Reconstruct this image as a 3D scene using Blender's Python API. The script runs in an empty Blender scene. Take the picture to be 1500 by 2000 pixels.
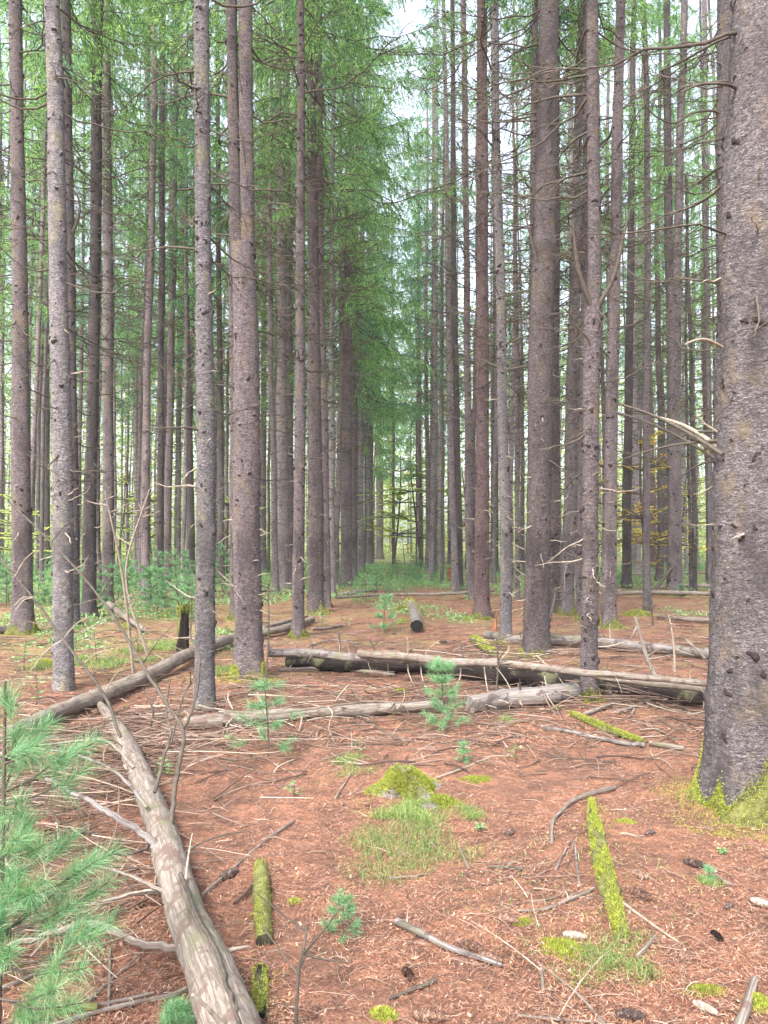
import bpy, math, random
import numpy as np
from mathutils import Vector, Matrix
R = math.radians
scene = bpy.context.scene
# ------------------------------------------------------------------ camera
F = 1480.0          # focal length in photo pixels (photo 1500 x 2000)
CH = 1.6            # camera height
PITCH = math.atan((1055 - 1000) / F)
cam_d = bpy.data.cameras.new("camera"); cam = bpy.data.objects.new("camera", cam_d)
scene.collection.objects.link(cam); scene.camera = cam
cam.location = (0, 0, CH); cam.rotation_euler = (R(90) + PITCH, 0, 0)
cam_d.sensor_fit = 'VERTICAL'; cam_d.sensor_height = 36.0; cam_d.lens = 36.0 * F / 2000.0
cam_d.clip_start = 0.05; cam_d.clip_end = 900
# ------------------------------------------------------------------ light
SUN_EL, SUN_AZ = R(48), R(205)
world = bpy.data.worlds.new("World"); scene.world = world; world.use_nodes = True
wn = world.node_tree; wn.nodes.clear()
wo = wn.nodes.new('ShaderNodeOutputWorld'); wb = wn.nodes.new('ShaderNodeBackground')
sk = wn.nodes.new('ShaderNodeTexSky'); sk.sky_type = 'NISHITA'; sk.sun_disc = False
sk.sun_elevation = SUN_EL; sk.sun_rotation = SUN_AZ; sk.air_density = 1.0; sk.dust_density = 4.0; sk.ozone_density = 1.5
hs = wn.nodes.new('ShaderNodeHueSaturation'); hs.inputs['Saturation'].default_value = 0.5
hs.inputs['Value'].default_value = 1.0
wn.links.new(sk.outputs[0], hs.inputs['Color']); wn.links.new(hs.outputs[0], wb.inputs[0])
wb.inputs[1].default_value = 0.15; wn.links.new(wb.outputs[0], wo.inputs[0])
sd = bpy.data.lights.new("sun", 'SUN'); sd.energy = 1.1; sd.angle = R(14); sd.color = (1.0, 0.96, 0.9)
sun = bpy.data.objects.new("sun", sd); scene.collection.objects.link(sun)
sdir = Vector((math.sin(SUN_AZ) * math.cos(SUN_EL), math.cos(SUN_AZ) * math.cos(SUN_EL), math.sin(SUN_EL)))
sun.rotation_euler = sdir.to_track_quat('Z', 'Y').to_euler(); sun.location = (0, 0, 40)
scene.view_settings.view_transform = 'Standard'; scene.view_settings.look = 'None'
scene.view_settings.exposure = 2.28; scene.view_settings.gamma = 1.0
try:
    scene.cycles.max_bounces = 6; scene.cycles.diffuse_bounces = 4; scene.cycles.transmission_bounces = 4
    scene.cycles.use_denoising = True
except Exception: pass
# ------------------------------------------------------------------ helpers
rng = np.random.default_rng(7); random.seed(7)
COL = scene.collection
def gh(x, y):       # height of the forest floor
    x = np.asarray(x, float); y = np.asarray(y, float)
    h = 0.018*np.sin(x*2.1+y*1.3+.5)+0.014*np.sin(x*-3.7+y*2.9)+0.008*np.sin(x*7.1+y*6.3+1)
    h = h + 0.05*np.sin(x*.45+1)*np.sin(y*.37+.4)*np.clip((y-6)/10, 0, 1)
    return h
def ray(px, py):
    a = (px-750)/F; b = (1000-py)/F
    return np.array([a, math.cos(PITCH)-b*math.sin(PITCH), math.sin(PITCH)+b*math.cos(PITCH)])
def P(px, py, Y):   # point of the vertical plane at distance Y seen at a photo pixel
    d = ray(px, py); t = Y/d[1]
    return np.array([d[0]*t, Y, CH+d[2]*t])
def G(px, py, up=0.0):   # point of the ground (or `up` metres above) seen at a photo pixel
    d = ray(px, py); z = up
    for _ in range(6):
        t = (CH-z)/(-d[2]); p = d*t; z = float(gh(p[0], p[1]))+up
    return np.array([p[0], p[1], z])
def mk(name, chunks, mats, parent=None, smooth=True, loc=None, link=True):
    """chunks: list of (V nx3, F mxk, material index[, UV per loop]) -> ONE mesh object"""
    Vs, Ls, Ns, Ms, Us = [], [], [], [], []; off = 0
    for c in chunks:
        V, Fc, mi = c[0], c[1], c[2]
        if len(Fc) == 0: continue
        Vs.append(V); Ls.append((Fc+off).ravel()); Ns.append(np.full(len(Fc), Fc.shape[1]))
        Ms.append(np.full(len(Fc), mi) if np.isscalar(mi) else mi); off += len(V)
        Us.append(c[3] if len(c) > 3 else np.zeros((Fc.size, 2)))
    V = np.concatenate(Vs); L = np.concatenate(Ls).astype(np.int32); N = np.concatenate(Ns).astype(np.int32)
    M = np.concatenate(Ms).astype(np.int32)
    me = bpy.data.meshes.new(name)
    me.vertices.add(len(V)); me.vertices.foreach_set('co', V.astype(np.float32).ravel())
    me.loops.add(len(L)); me.loops.foreach_set('vertex_index', L)
    me.polygons.add(len(N)); st = np.zeros(len(N), np.int32); st[1:] = np.cumsum(N)[:-1]
    me.polygons.foreach_set('loop_start', st)
    try: me.polygons.foreach_set('loop_total', N)
    except Exception: pass
    me.polygons.foreach_set('material_index', M)
    me.polygons.foreach_set('use_smooth', np.full(len(N), smooth))
    if any(len(c) > 3 for c in chunks):
        uv = me.uv_layers.new(name='UVMap'); uv.data.foreach_set('uv', np.concatenate(Us).astype(np.float32).ravel())
    for m in mats: me.materials.append(m)
    me.update(calc_edges=True)
    if not link: return me
    return obj(name, me, parent, loc)
def obj(name, me, parent=None, loc=None):
    o = bpy.data.objects.new(name, me); COL.objects.link(o)
    if parent is not None: o.parent = parent
    if loc is not None: o.location = loc
    return o
def tag(o, label=None, cat=None, group=None, kind=None):
    if label: o['label'] = label
    if cat: o['category'] = cat
    if group: o['group'] = group
    if kind: o['kind'] = kind
    return o
def thing(name, loc, label, cat, group=None):
    o = bpy.data.objects.new(name, None); COL.objects.link(o); o.location = loc; o.empty_display_size = .1
    return tag(o, label, cat, group)
def dup(src, loc, rz=0, s=1.0, label=None, group=None):
    r = src.copy(); COL.objects.link(r); r.location = loc; r.rotation_euler = (0, 0, rz); r.scale = (s, s, s)
    if label: r['label'] = label
    if group: r['group'] = group
    for ch in list(src.children):
        c = ch.copy(); COL.objects.link(c); c.parent = r
    return r
def smooth_path(pts, n):
    pts = np.asarray(pts, float); m = len(pts)
    if m < 3: 
        t = np.linspace(0, 1, n)[:, None]; return pts[0]*(1-t)+pts[-1]*t
    ex = np.vstack([2*pts[0]-pts[1], pts, 2*pts[-1]-pts[-2]])
    u = np.linspace(0, m-1-1e-9, n); i = u.astype(int); f = (u-i)[:, None]
    p0, p1, p2, p3 = ex[i], ex[i+1], ex[i+2], ex[i+3]
    return .5*((2*p1)+(-p0+p2)*f+(2*p0-5*p1+4*p2-p3)*f**2+(-p0+3*p1-3*p2+p3)*f**3)
def tube(pts, rad, sides=6, rough=0.0, seed=0, mat=0, cap=True, flat=1.0):
    """swept tube with metric UVs; rough = relative radius noise"""
    pts = np.asarray(pts, float); n = len(pts); rad = np.broadcast_to(np.asarray(rad, float), (n,))
    T = np.gradient(pts, axis=0); T /= np.linalg.norm(T, axis=1)[:, None]+1e-12
    d = pts[-1]-pts[0]; ref = np.array([0, 0, 1.0]) if abs(d[2]) < .8*np.linalg.norm(d) else np.array([0, 1.0, 0])
    A = np.cross(T, ref); A /= np.linalg.norm(A, axis=1)[:, None]+1e-12; B = np.cross(A, T)
    th = np.arange(sides)*2*math.pi/sides
    rr = rad[:, None]*np.ones(sides)[None]
    if rough > 0:
        rg = np.random.default_rng(seed)
        k = rg.integers(1, 5, 6); q = rg.uniform(2, 30, 6)/max(1, 1); ph = rg.uniform(0, 6.28, (6, 2))
        s = np.concatenate([[0], np.cumsum(np.linalg.norm(np.diff(pts, axis=0), axis=1))])
        for j in range(6): rr = rr*(1+rough*.4*np.sin(k[j]*th[None]+ph[j, 0]+q[j]*.3*s[:, None])*np.cos(q[j]*s[:, None]+ph[j, 1]))
        rr = rr*(1+rough*.25*rg.normal(size=rr.shape))
    V = pts[:, None]+rr[..., None]*(np.cos(th)[None, :, None]*A[:, None]+flat*np.sin(th)[None, :, None]*B[:, None])
    V = V.reshape(-1, 3)
    i = np.arange(n-1)[:, None]*sides; j = np.arange(sides)[None]; j2 = (j+1) % sides
    Fq = np.stack([i+j, i+j2, i+sides+j2, i+sides+j], -1).reshape(-1, 4)
    s = np.concatenate([[0], np.cumsum(np.linalg.norm(np.diff(pts, axis=0), axis=1))])
    rm = float(rad.mean()); cu = 2*math.pi*rm/sides
    ii = np.repeat(np.arange(n-1), sides); jj = np.tile(np.arange(sides), n-1)
    uv = np.stack([np.stack([jj*cu, s[ii]], -1), np.stack([(jj+1)*cu, s[ii]], -1), np.stack([(jj+1)*cu, s[ii+1]], -1), np.stack([jj*cu, s[ii+1]], -1)], 1).reshape(-1, 2)
    out = [(V, Fq, mat, uv)]
    if cap:
        for e, pc in ((0, pts[0]), (n-1, pts[-1])):
            Vc = np.vstack([V[e*sides:(e+1)*sides], pc[None]]); a = np.arange(sides); b = (a+1) % sides
            Fc = np.stack([a, b, np.full(sides, sides)], -1)
            if e == 0: Fc = Fc[:, ::-1]
            uvc = np.stack([Vc[Fc.ravel(), 0]*1.0, Vc[Fc.ravel(), 2]], -1)
            out.append((Vc, Fc, mat, uvc))
    return out
def unit(v): return v/(np.linalg.norm(v, axis=-1, keepdims=True)+1e-12)
def blades(P0, D, L, W, mat=0, bend=None, rg=rng):
    """thin triangles rooted at P0 along D"""
    n = len(P0); D = unit(D); s = unit(np.cross(D, rg.normal(size=(n, 3))))
    L = np.broadcast_to(L, (n,))[:, None]; W = np.broadcast_to(W, (n,))[:, None]
    if bend is None:
        V = np.stack([P0-s*W/2, P0+s*W/2, P0+D*L], 1).reshape(-1, 3)
        return (V, np.arange(3*n).reshape(-1, 3), mat)
    M = P0+D*L*.55; E = P0+D*L*.9+bend*L
    V = np.stack([P0-s*W/2, P0+s*W/2, M+s*W*.4, M-s*W*.4, E], 1).reshape(-1, 3)
    b = np.arange(n)[:, None]*5
    return [(V, b+np.array([[0, 1, 2, 3]]), mat), (V, b+np.array([[3, 2, 4]]), mat)]
def leaves(P0, D, L, W, mat=0, rg=rng, up=None):
    """rhombic leaves"""
    n = len(P0); D = unit(D)
    s = unit(np.cross(D, rg.normal(size=(n, 3)) if up is None else up))
    L = np.broadcast_to(L, (n,))[:, None]; W = np.broadcast_to(W, (n,))[:, None]
    nn = np.cross(D, s)
    V = np.stack([P0, P0+D*L*.45+s*W/2+nn*W*.1, P0+D*L, P0+D*L*.45-s*W/2+nn*W*.1], 1).reshape(-1, 3)
    return (V, np.arange(4*n).reshape(-1, 4), mat)
# ------------------------------------------------------------------ materials
def newmat(name):
    m = bpy.data.materials.new(name); m.use_nodes = True; nt = m.node_tree
    return m, nt, nt.nodes['Principled BSDF']
def nd(nt, t, **kw):
    n = nt.nodes.new(t)
    for k, v in kw.items():
        if k.startswith('i_'):
            key = k[2:].replace('_', ' ')
            n.inputs[key].default_value = v
        else: setattr(n, k, v)
    return n
def ramp(nt, src, stops):
    r = nt.nodes.new('ShaderNodeValToRGB'); e = r.color_ramp.elements
    while len(e) < len(stops): e.new(.5)
    for k, (p, c) in enumerate(stops): e[k].position = p; e[k].color = (*c, 1)
    nt.links.new(src, r.inputs[0]); return r.outputs[0]
def mixc(nt, f, a, b, mode='MIX'):
    m = nt.nodes.new('ShaderNodeMix'); m.data_type = 'RGBA'; m.blend_type = mode
    for s, v in ((m.inputs[0], f), (m.inputs[6], a), (m.inputs[7], b)):
        if isinstance(v, (int, float)): s.default_value = v
        elif isinstance(v, tuple): s.default_value = (*v, 1)
        else: nt.links.new(v, s)
    return m.outputs[2]
def coords(nt, kind='Object', scale=(1, 1, 1)):
    tc = nt.nodes.new('ShaderNodeTexCoord'); mp = nt.nodes.new('ShaderNodeMapping')
    mp.inputs['Scale'].default_value = scale; nt.links.new(tc.outputs[kind], mp.inputs[0]); return mp.outputs[0]
def noise(nt, co, scale, detail=6, rough=.6, dist=0.0):
    n = nt.nodes.new('ShaderNodeTexNoise'); n.inputs['Scale'].default_value = scale; n.inputs['Detail'].default_value = detail
    n.inputs['Roughness'].default_value = rough; n.inputs['Distortion'].default_value = dist
    nt.links.new(co, n.inputs['Vector']); return n.outputs[0]
def voro(nt, co, scale, feat='F1', out='Distance', rnd=1.0):
    n = nt.nodes.new('ShaderNodeTexVoronoi'); n.feature = feat; n.inputs['Scale'].default_value = scale
    n.inputs['Randomness'].default_value = rnd
    nt.links.new(co, n.inputs['Vector']); return n.outputs[out]
def bump(nt, bs, h, strength=.5, dist=.01, prev=None):
    b = nt.nodes.new('ShaderNodeBump'); b.inputs['Strength'].default_value = strength; b.inputs['Distance'].default_value = dist
    nt.links.new(h, b.inputs['Height'])
    if prev: nt.links.new(prev, b.inputs['Normal'])
    nt.links.new(b.outputs[0], bs.inputs['Normal']); return b.outputs[0]
def rnd_obj(nt):
    return nt.nodes.new('ShaderNodeObjectInfo').outputs['Random']
def bark_mat(name, light, dark, lichen, sc=1.0, bd=.012):
    m, nt, bs = newmat(name)
    co = coords(nt, 'Object', (1, 1, 2.3))
    n1 = noise(nt, co, 55*sc, 5, .7); v1 = voro(nt, co, 70*sc, rnd=1.0)
    # scaly plates: distorted voronoi
    wco = nt.nodes.new('ShaderNodeVectorMath'); wco.operation = 'ADD'
    nz = nt.nodes.new('ShaderNodeTexNoise'); nz.inputs['Scale'].default_value = 14*sc; nt.links.new(co, nz.inputs['Vector'])
    sv = nt.nodes.new('ShaderNodeVectorMath'); sv.operation = 'SCALE'; sv.inputs['Scale'].default_value = .14
    nt.links.new(nz.outputs['Color'], sv.inputs[0]); nt.links.new(co, wco.inputs[0]); nt.links.new(sv.outputs[0], wco.inputs[1])
    v2 = voro(nt, wco.outputs[0], 40*sc, 'DISTANCE_TO_EDGE', 'Distance')
    base = ramp(nt, n1, [(.28, dark), (.5, tuple((a+b)/2 for a, b in zip(light, dark))), (.7, light)])
    crack = ramp(nt, v2, [(.0, (.0, .0, .0)), (.10, (.55, .55, .55)), (.26, (1, 1, 1))])
    wr = noise(nt, coords(nt, 'Object', (1, 1, 4.5)), 26*sc, 7, .72, .8)
    c = mixc(nt, .6, base, crack, 'MULTIPLY'); c = mixc(nt, .75, c, ramp(nt, wr, [(.38, (.22, .2, .22)), (.5, (.9, .9, .9)), (.64, (1.35, 1.33, 1.33))]), 'MULTIPLY')
    fl = voro(nt, co, 19*sc); c = mixc(nt, .5, c, ramp(nt, fl, [(.15, (1.0, 1.0, 1.0)), (.55, (.7, .68, .7))]), 'MULTIPLY')
    big = noise(nt, coords(nt, 'Object', (1, 1, .6)), 5.0, 6, .75)
    c = mixc(nt, ramp(nt, big, [(.52, (0, 0, 0)), (.64, (.8, .8, .8))]), c, lichen)
    big2 = noise(nt, coords(nt, 'Object', (1, 1, .35)), 2.6, 5, .7)
    c = mixc(nt, ramp(nt, big2, [(.36, (.85, .85, .85)), (.50, (0, 0, 0))]), c, tuple(x*.7 for x in dark))
    cell = voro(nt, wco.outputs[0], 30*sc, 'F1', 'Color'); c = mixc(nt, .7, c, ramp(nt, cell, [(.25, (.6, .58, .58)), (.75, (1.2, 1.18, 1.16))]), 'MULTIPLY')
    # each tree a little different
    hv = nt.nodes.new('ShaderNodeHueSaturation'); mr = nt.nodes.new('ShaderNodeMapRange')
    mr.inputs[3].default_value = .62; mr.inputs[4].default_value = 1.25
    nt.links.new(rnd_obj(nt), mr.inputs[0]); nt.links.new(mr.outputs[0], hv.inputs['Value']); nt.links.new(c, hv.inputs['Color'])
    nt.links.new(hv.outputs[0], bs.inputs['Base Color']); bs.inputs['Roughness'].default_value = .9
    bs.inputs['Specular IOR Level'].default_value = .25
    hsum = nt.nodes.new('ShaderNodeMath'); hsum.operation = 'MULTIPLY_ADD'; hsum.inputs[1].default_value = .8
    cl = nt.nodes.new('ShaderNodeMath'); cl.operation = 'MINIMUM'; cl.inputs[1].default_value = .16; nt.links.new(v2, cl.inputs[0])
    m6 = nt.nodes.new('ShaderNodeMath'); m6.operation = 'MULTIPLY'; m6.inputs[1].default_value = 3; nt.links.new(cl.outputs[0], m6.inputs[0])
    wa = nt.nodes.new('ShaderNodeMath'); wa.operation = 'MULTIPLY_ADD'; wa.inputs[1].default_value = 1.6; nt.links.new(wr, wa.inputs[0]); nt.links.new(m6.outputs[0], wa.inputs[2])
    nt.links.new(n1, hsum.inputs[0]); nt.links.new(wa.outputs[0], hsum.inputs[2])
    bump(nt, bs, hsum.outputs[0], 1.0, bd*1.8)
    return m
def island_mat(name, stops, rough=.7, transl=0.0, spec=.3, bumpy=False):
    """a scattered material: each blade / leaf / twig takes its own colour"""
    m, nt, bs = newmat(name); g = nt.nodes.new('ShaderNodeNewGeometry')
    c = ramp(nt, g.outputs['Random Per Island'], stops)
    hv = nt.nodes.new('ShaderNodeHueSaturation'); mr = nt.nodes.new('ShaderNodeMapRange')
    mr.inputs[3].default_value = .85; mr.inputs[4].default_value = 1.15
    nt.links.new(rnd_obj(nt), mr.inputs[0]); nt.links.new(mr.outputs[0], hv.inputs['Value']); nt.links.new(c, hv.inputs['Color'])
    c = hv.outputs[0]
    nt.links.new(c, bs.inputs['Base Color']); bs.inputs['Roughness'].default_value = rough; bs.inputs['Specular IOR Level'].default_value = spec
    if transl > 0:
        tr = nt.nodes.new('ShaderNodeBsdfTranslucent'); mx = nt.nodes.new('ShaderNodeMixShader'); mx.inputs[0].default_value = transl
        tc = mixc(nt, 1.0, c, (1.0, 1.0, .6), 'MULTIPLY')
        nt.links.new(tc, tr.inputs[0]); nt.links.new(bs.outputs[0], mx.inputs[1]); nt.links.new(tr.outputs[0], mx.inputs[2])
        nt.links.new(mx.outputs[0], nt.nodes['Material Output'].inputs[0])
    return m
def wood_mat(name, a, b, c3, sc=1.0, cracks=.6):
    m, nt, bs = newmat(name)
    co = coords(nt, 'UV', (150*sc, 7*sc, 1)); ob = coords(nt, 'Object')
    g = noise(nt, co, 1.0, 8, .7, 1.0); p = noise(nt, ob, 9*sc, 5, .6); q = noise(nt, ob, 3.2*sc, 4, .6)
    c = ramp(nt, g, [(.3, tuple(x*.6 for x in a)), (.48, a), (.7, b)])
    g2 = noise(nt, coords(nt, 'UV', (38*sc, 1.6*sc, 1)), 1.0, 7, .7, .8); c = mixc(nt, ramp(nt, g2, [(.44, (0, 0, 0)), (.485, (.85, .85, .85)), (.51, (.85, .85, .85)), (.55, (0, 0, 0))]), c, tuple(x*.5 for x in a))
    c = mixc(nt, ramp(nt, p, [(.55, (0, 0, 0)), (.58, (.85, .85, .85))]), c, c3)
    c = mixc(nt, ramp(nt, q, [(.56, (0, 0, 0)), (.66, (.7, .7, .7))]), c, (.13, .13, .07))
    k2 = noise(nt, coords(nt, 'UV', (9*sc, 1.2*sc, 1)), 1.0, 4, .6, .5); c = mixc(nt, ramp(nt, k2, [(.30, (.85, .85, .85)), (.40, (0, 0, 0))]), c, tuple(x*.45 for x in c3))
    nt.links.new(c, bs.inputs['Base Color']); bs.inputs['Roughness'].default_value = .85; bs.inputs['Specular IOR Level'].default_value = .2
    b1 = bump(nt, bs, g, cracks, .006); bump(nt, bs, g2, .7, .012, b1)
    return m
def plain(name, col, rough=.9, nsc=40, var=.4):
    m, nt, bs = newmat(name); n = noise(nt, coords(nt), nsc, 5, .6)
    c = ramp(nt, n, [(.3, tuple(x*(1-var) for x in col)), (.7, tuple(min(1, x*(1+var)) for x in col))])
    nt.links.new(c, bs.inputs['Base Color']); bs.inputs['Roughness'].default_value = rough; bs.inputs['Specular IOR Level'].default_value = .2
    bump(nt, bs, n, .5, .005); return m
BARK = dict(
    grey=bark_mat('bark_grey', (.62, .565, .57), (.17, .145, .15), (.33, .26, .18)),
    brown=bark_mat('bark_brown', (.53, .455, .46), (.12, .095, .10), (.25, .20, .13)),
    pale=bark_mat('bark_pale', (.66, .62, .63), (.20, .18, .19), (.34, .32, .21)),
    dark=bark_mat('bark_dark', (.38, .33, .34), (.09, .073, .078), (.18, .16, .10)),
    red=bark_mat('bark_red', (.46, .335, .33), (.13, .08, .082), (.20, .15, .12)))
M_KNOT = plain('knot_wood', (.03, .022, .021), .98, 80)
M_TWIG = plain('dead_twig', (.075, .063, .05), .9, 30)
M_TWIGP = plain('pale_dead_branch', (.25, .21, .165), .85, 30)
M_BARE = wood_mat('bare_log_wood', (.21, .175, .148), (.34, .295, .25), (.13, .09, .072))
M_GREYW = wood_mat('grey_log_wood', (.19, .165, .155), (.32, .285, .27), (.07, .055, .05))
M_ROT_SHADE = wood_mat('shade_dark_rotting_wood', (.014, .010, .009), (.055, .038, .032), (.006, .005, .004), 1.0, 1.0)  # near-black tone puts the shade under the fallen logs into the wood colour
M_ORANGE = wood_mat('orange_rotten_wood', (.24, .10, .05), (.33, .16, .09), (.12, .05, .03), 1.0, 1.0)
M_HOLLOW_SHADE = plain('hollow_end_shade', (.012, .010, .010))  # near black paints the shade inside a hollow onto a flat end cap
M_MOSSB = plain('moss_base', (.10, .10, .035), 1.0, 24, .65)
M_MOSS = island_mat('moss_fronds', [(0, (.08, .10, .012)), (.35, (.20, .25, .03)), (.7, (.36, .41, .06)), (.9, (.46, .46, .10)), (1, (.26, .18, .07))], .9, .25)
M_CROWN = island_mat('spruce_needles', [(0, (.04, .12, .05)), (.35, (.15, .32, .13)), (.75, (.33, .55, .21)), (1, (.54, .72, .32))], .6, .6)
M_CROWND = island_mat('spruce_needles_blue', [(0, (.03, .10, .06)), (.35, (.10, .25, .15)), (.75, (.22, .43, .24)), (1, (.38, .60, .33))], .6, .6)
M_PINE = island_mat('pine_needles', [(0, (.05, .16, .07)), (.4, (.12, .31, .145)), (.75, (.24, .45, .22)), (.93, (.40, .57, .34)), (1, (.42, .28, .13))], .45, .4, .5)
M_GRASS = island_mat('grass_blades', [(0, (.09, .18, .05)), (.5, (.18, .29, .08)), (.8, (.31, .37, .13)), (1, (.44, .38, .19))], .6, .3)
M_HERB = island_mat('herb_leaves', [(0, (.10, .24, .08)), (.5, (.18, .36, .14)), (1, (.34, .52, .24))], .5, .35)
M_YELLOW = island_mat('yellow_leaves', [(0, (.50, .34, .05)), (.5, (.65, .50, .10)), (.8, (.55, .55, .14)), (1, (.60, .28, .08))], .6, .45)
M_FARLEAF = island_mat('far_leaves', [(0, (.25, .42, .16)), (.45, (.45, .58, .20)), (.75, (.66, .70, .24)), (1, (.80, .72, .26))], .7, .5)  # leaf colours lightened to carry the pale glow beyond the trunks
M_LITTER = island_mat('needle_litter', [(0, (.09, .04, .028)), (.3, (.25, .11, .066)), (.7, (.42, .20, .125)), (.94, (.54, .34, .23)), (1, (.62, .49, .38))], .8, 0)
M_TWIGS = island_mat('twig_litter', [(0, (.055, .037, .03)), (.45, (.13, .085, .065)), (.85, (.25, .18, .14)), (1, (.42, .34, .27))], .85, 0)
M_CONE = island_mat('cone_scales', [(0, (.08, .042, .03)), (.5, (.15, .085, .06)), (1, (.27, .17, .125))], .7, 0)
M_CONEP = island_mat('pale_cone_scales', [(0, (.17, .12, .095)), (.5, (.27, .20, .165)), (1, (.38, .30, .25))], .7, 0)
M_CONED = island_mat('dark_cone_scales', [(0, (.03, .02, .018)), (.6, (.06, .04, .035)), (1, (.16, .10, .08))], .7, 0)
# ------------------------------------------------------------------ ground
def ground_mat():
    m, nt, bs = newmat('forest_floor'); co = coords(nt)
    n1 = noise(nt, co, 90, 8, .75, .4); n2 = noise(nt, co, 1.3, 5, .6); n3 = noise(nt, co, 11, 6, .65)
    c = ramp(nt, n1, [(.28, (.085, .038, .026)), (.44, (.26, .118, .073)), (.58, (.39, .20, .13)), (.75, (.54, .36, .26))])
    c = mixc(nt, ramp(nt, n3, [(.38, (.75, .75, .75)), (.56, (0, 0, 0))]), c, (.15, .08, .062))
    n5 = noise(nt, co, 2.6, 6, .65); c = mixc(nt, ramp(nt, n5, [(.40, (.75, .75, .75)), (.55, (0, 0, 0))]), c, (.15, .085, .06)); n6 = noise(nt, co, 4.7, 6, .7); c = mixc(nt, ramp(nt, n6, [(.55, (0, 0, 0)), (.64, (.8, .8, .8))]), c, (.12, .065, .048)); n7 = noise(nt, co, 33, 4, .7); c = mixc(nt, ramp(nt, n7, [(.56, (0, 0, 0)), (.66, (.55, .55, .55))]), c, (.09, .045, .033))
    sx0 = nt.nodes.new('ShaderNodeSeparateXYZ'); nt.links.new(co, sx0.inputs[0]); mr0 = nt.nodes.new('ShaderNodeMapRange'); mr0.inputs[1].default_value = 5.5; mr0.inputs[2].default_value = 12; mr0.inputs[4].default_value = .16
    nt.links.new(sx0.outputs[1], mr0.inputs[0]); a0 = nt.nodes.new('ShaderNodeMath'); a0.operation = 'ADD'; nt.links.new(n2, a0.inputs[0]); nt.links.new(mr0.outputs[0], a0.inputs[1])
    mr1 = nt.nodes.new('ShaderNodeMapRange'); mr1.inputs[1].default_value = -.5; mr1.inputs[2].default_value = -3.5; mr1.inputs[4].default_value = .10; nt.links.new(sx0.outputs[0], mr1.inputs[0])
    a1 = nt.nodes.new('ShaderNodeMath'); a1.operation = 'ADD'; nt.links.new(a0.outputs[0], a1.inputs[0]); nt.links.new(mr1.outputs[0], a1.inputs[1])
    c = mixc(nt, ramp(nt, a1.outputs[0], [(.62, (0, 0, 0)), (.80, (.45, .45, .45))]), c, (.19, .21, .075))
    sx = nt.nodes.new('ShaderNodeSeparateXYZ'); nt.links.new(co, sx.inputs[0])
    # the far floor is overgrown with green herbs and moss, most of all at the left
    mr = nt.nodes.new('ShaderNodeMapRange'); mr.inputs[1].default_value = 17; mr.inputs[2].default_value = 36; nt.links.new(sx.outputs[1], mr.inputs[0])
    ad = nt.nodes.new('ShaderNodeMath'); ad.operation = 'MULTIPLY_ADD'; ad.inputs[1].default_value = .9
    n4 = noise(nt, co, .5, 6, .7); nt.links.new(mr.outputs[0], ad.inputs[0]); nt.links.new(n4, ad.inputs[2])
    c = mixc(nt, ramp(nt, ad.outputs[0], [(.85, (0, 0, 0)), (1.15, (.55, .55, .55))]), c, (.12, .22, .07))
    nt.links.new(c, bs.inputs['Base Color']); bs.inputs['Roughness'].default_value = .95; bs.inputs['Specular IOR Level'].default_value = .15
    b1 = bump(nt, bs, n1, .9, .02); bump(nt, bs, n3, .6, .05, b1)
    return m
def axis(a, b, fine_lo, fine_hi, fine, coarse):
    L = [fine_lo]
    while L[-1] < fine_hi: L.append(L[-1]+fine)
    s = fine
    while L[-1] < b: s = min(s*1.12, coarse); L.append(L[-1]+s)
    s = fine; lo = [fine_lo]
    while lo[-1] > a: s = min(s*1.12, coarse); lo.append(lo[-1]-s)
    return np.array(lo[:0:-1]+L)
xs = axis(-260, 260, -3.2, 3.2, .06, 12); ys = axis(-40, 420, 1.8, 8, .06, 12)
X, Yg = np.meshgrid(xs, ys); Z = gh(X, Yg)
Z = Z+rng.normal(0, .004, X.shape)*((Yg < 9) & (abs(X) < 4))
V = np.stack([X, Yg, Z], -1).reshape(-1, 3); nx = len(xs)
i = np.arange(len(ys)-1)[:, None]*nx+np.arange(nx-1)[None]
Fg = np.stack([i, i+1, i+nx+1, i+nx], -1).reshape(-1, 4)
g = mk('ground', [(V, Fg, 0)], [ground_mat()]); tag(g, kind='structure', label='forest floor of rust brown needles with green patches')
# litter (uncountable)
def in_view(n, y0, y1, power=1.0, wide=.56):
    u = rng.random(n)**power; y = y0+(y1-y0)*u; x = (rng.random(n)*2-1)*(y*wide+.3); return x, y
def litter(name, n, y0, y1, L, W, mat, label, lift=.004, power=1.3, tilt=.25):
    x, y = in_view(int(n*1.5), y0, y1, power)
    dn = np.sin(x*3.1+2*np.sin(y*1.7))+np.sin(y*4.3+2*np.sin(x*2.3))+.6*np.sin(x*11+y*7)    # the litter lies in drifts
    kp = rng.random(len(x)) < np.clip(.62+.3*dn, .12, 1); x, y = x[kp], y[kp]; n = len(x); a = rng.uniform(0, 6.28, n)
    p = np.stack([x, y, gh(x, y)+rng.uniform(.002, .012, n)+lift], -1)
    d = np.stack([np.cos(a), np.sin(a), rng.normal(0, tilt, n)], -1)
    Lr = L*rng.uniform(.5, 1.5, n); s = unit(np.cross(unit(d), [0, 0, 1.0])+rng.normal(0, .25, (n, 3)))
    Wr = (W*rng.uniform(.7, 1.4, n))[:, None]; d = unit(d)
    V = np.stack([p-s*Wr/2, p+s*Wr/2, p+d*Lr[:, None]+s*Wr/2, p+d*Lr[:, None]-s*Wr/2], 1).reshape(-1, 3)
    o = mk(name, [(V, np.arange(4*n).reshape(-1, 4), 0)], [mat], smooth=False); tag(o, label, kind='stuff'); return o
litter('needle_litter', 210000, 1.9, 6.5, .017, .0015, M_LITTER, 'fallen rust brown spruce needles')
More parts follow.
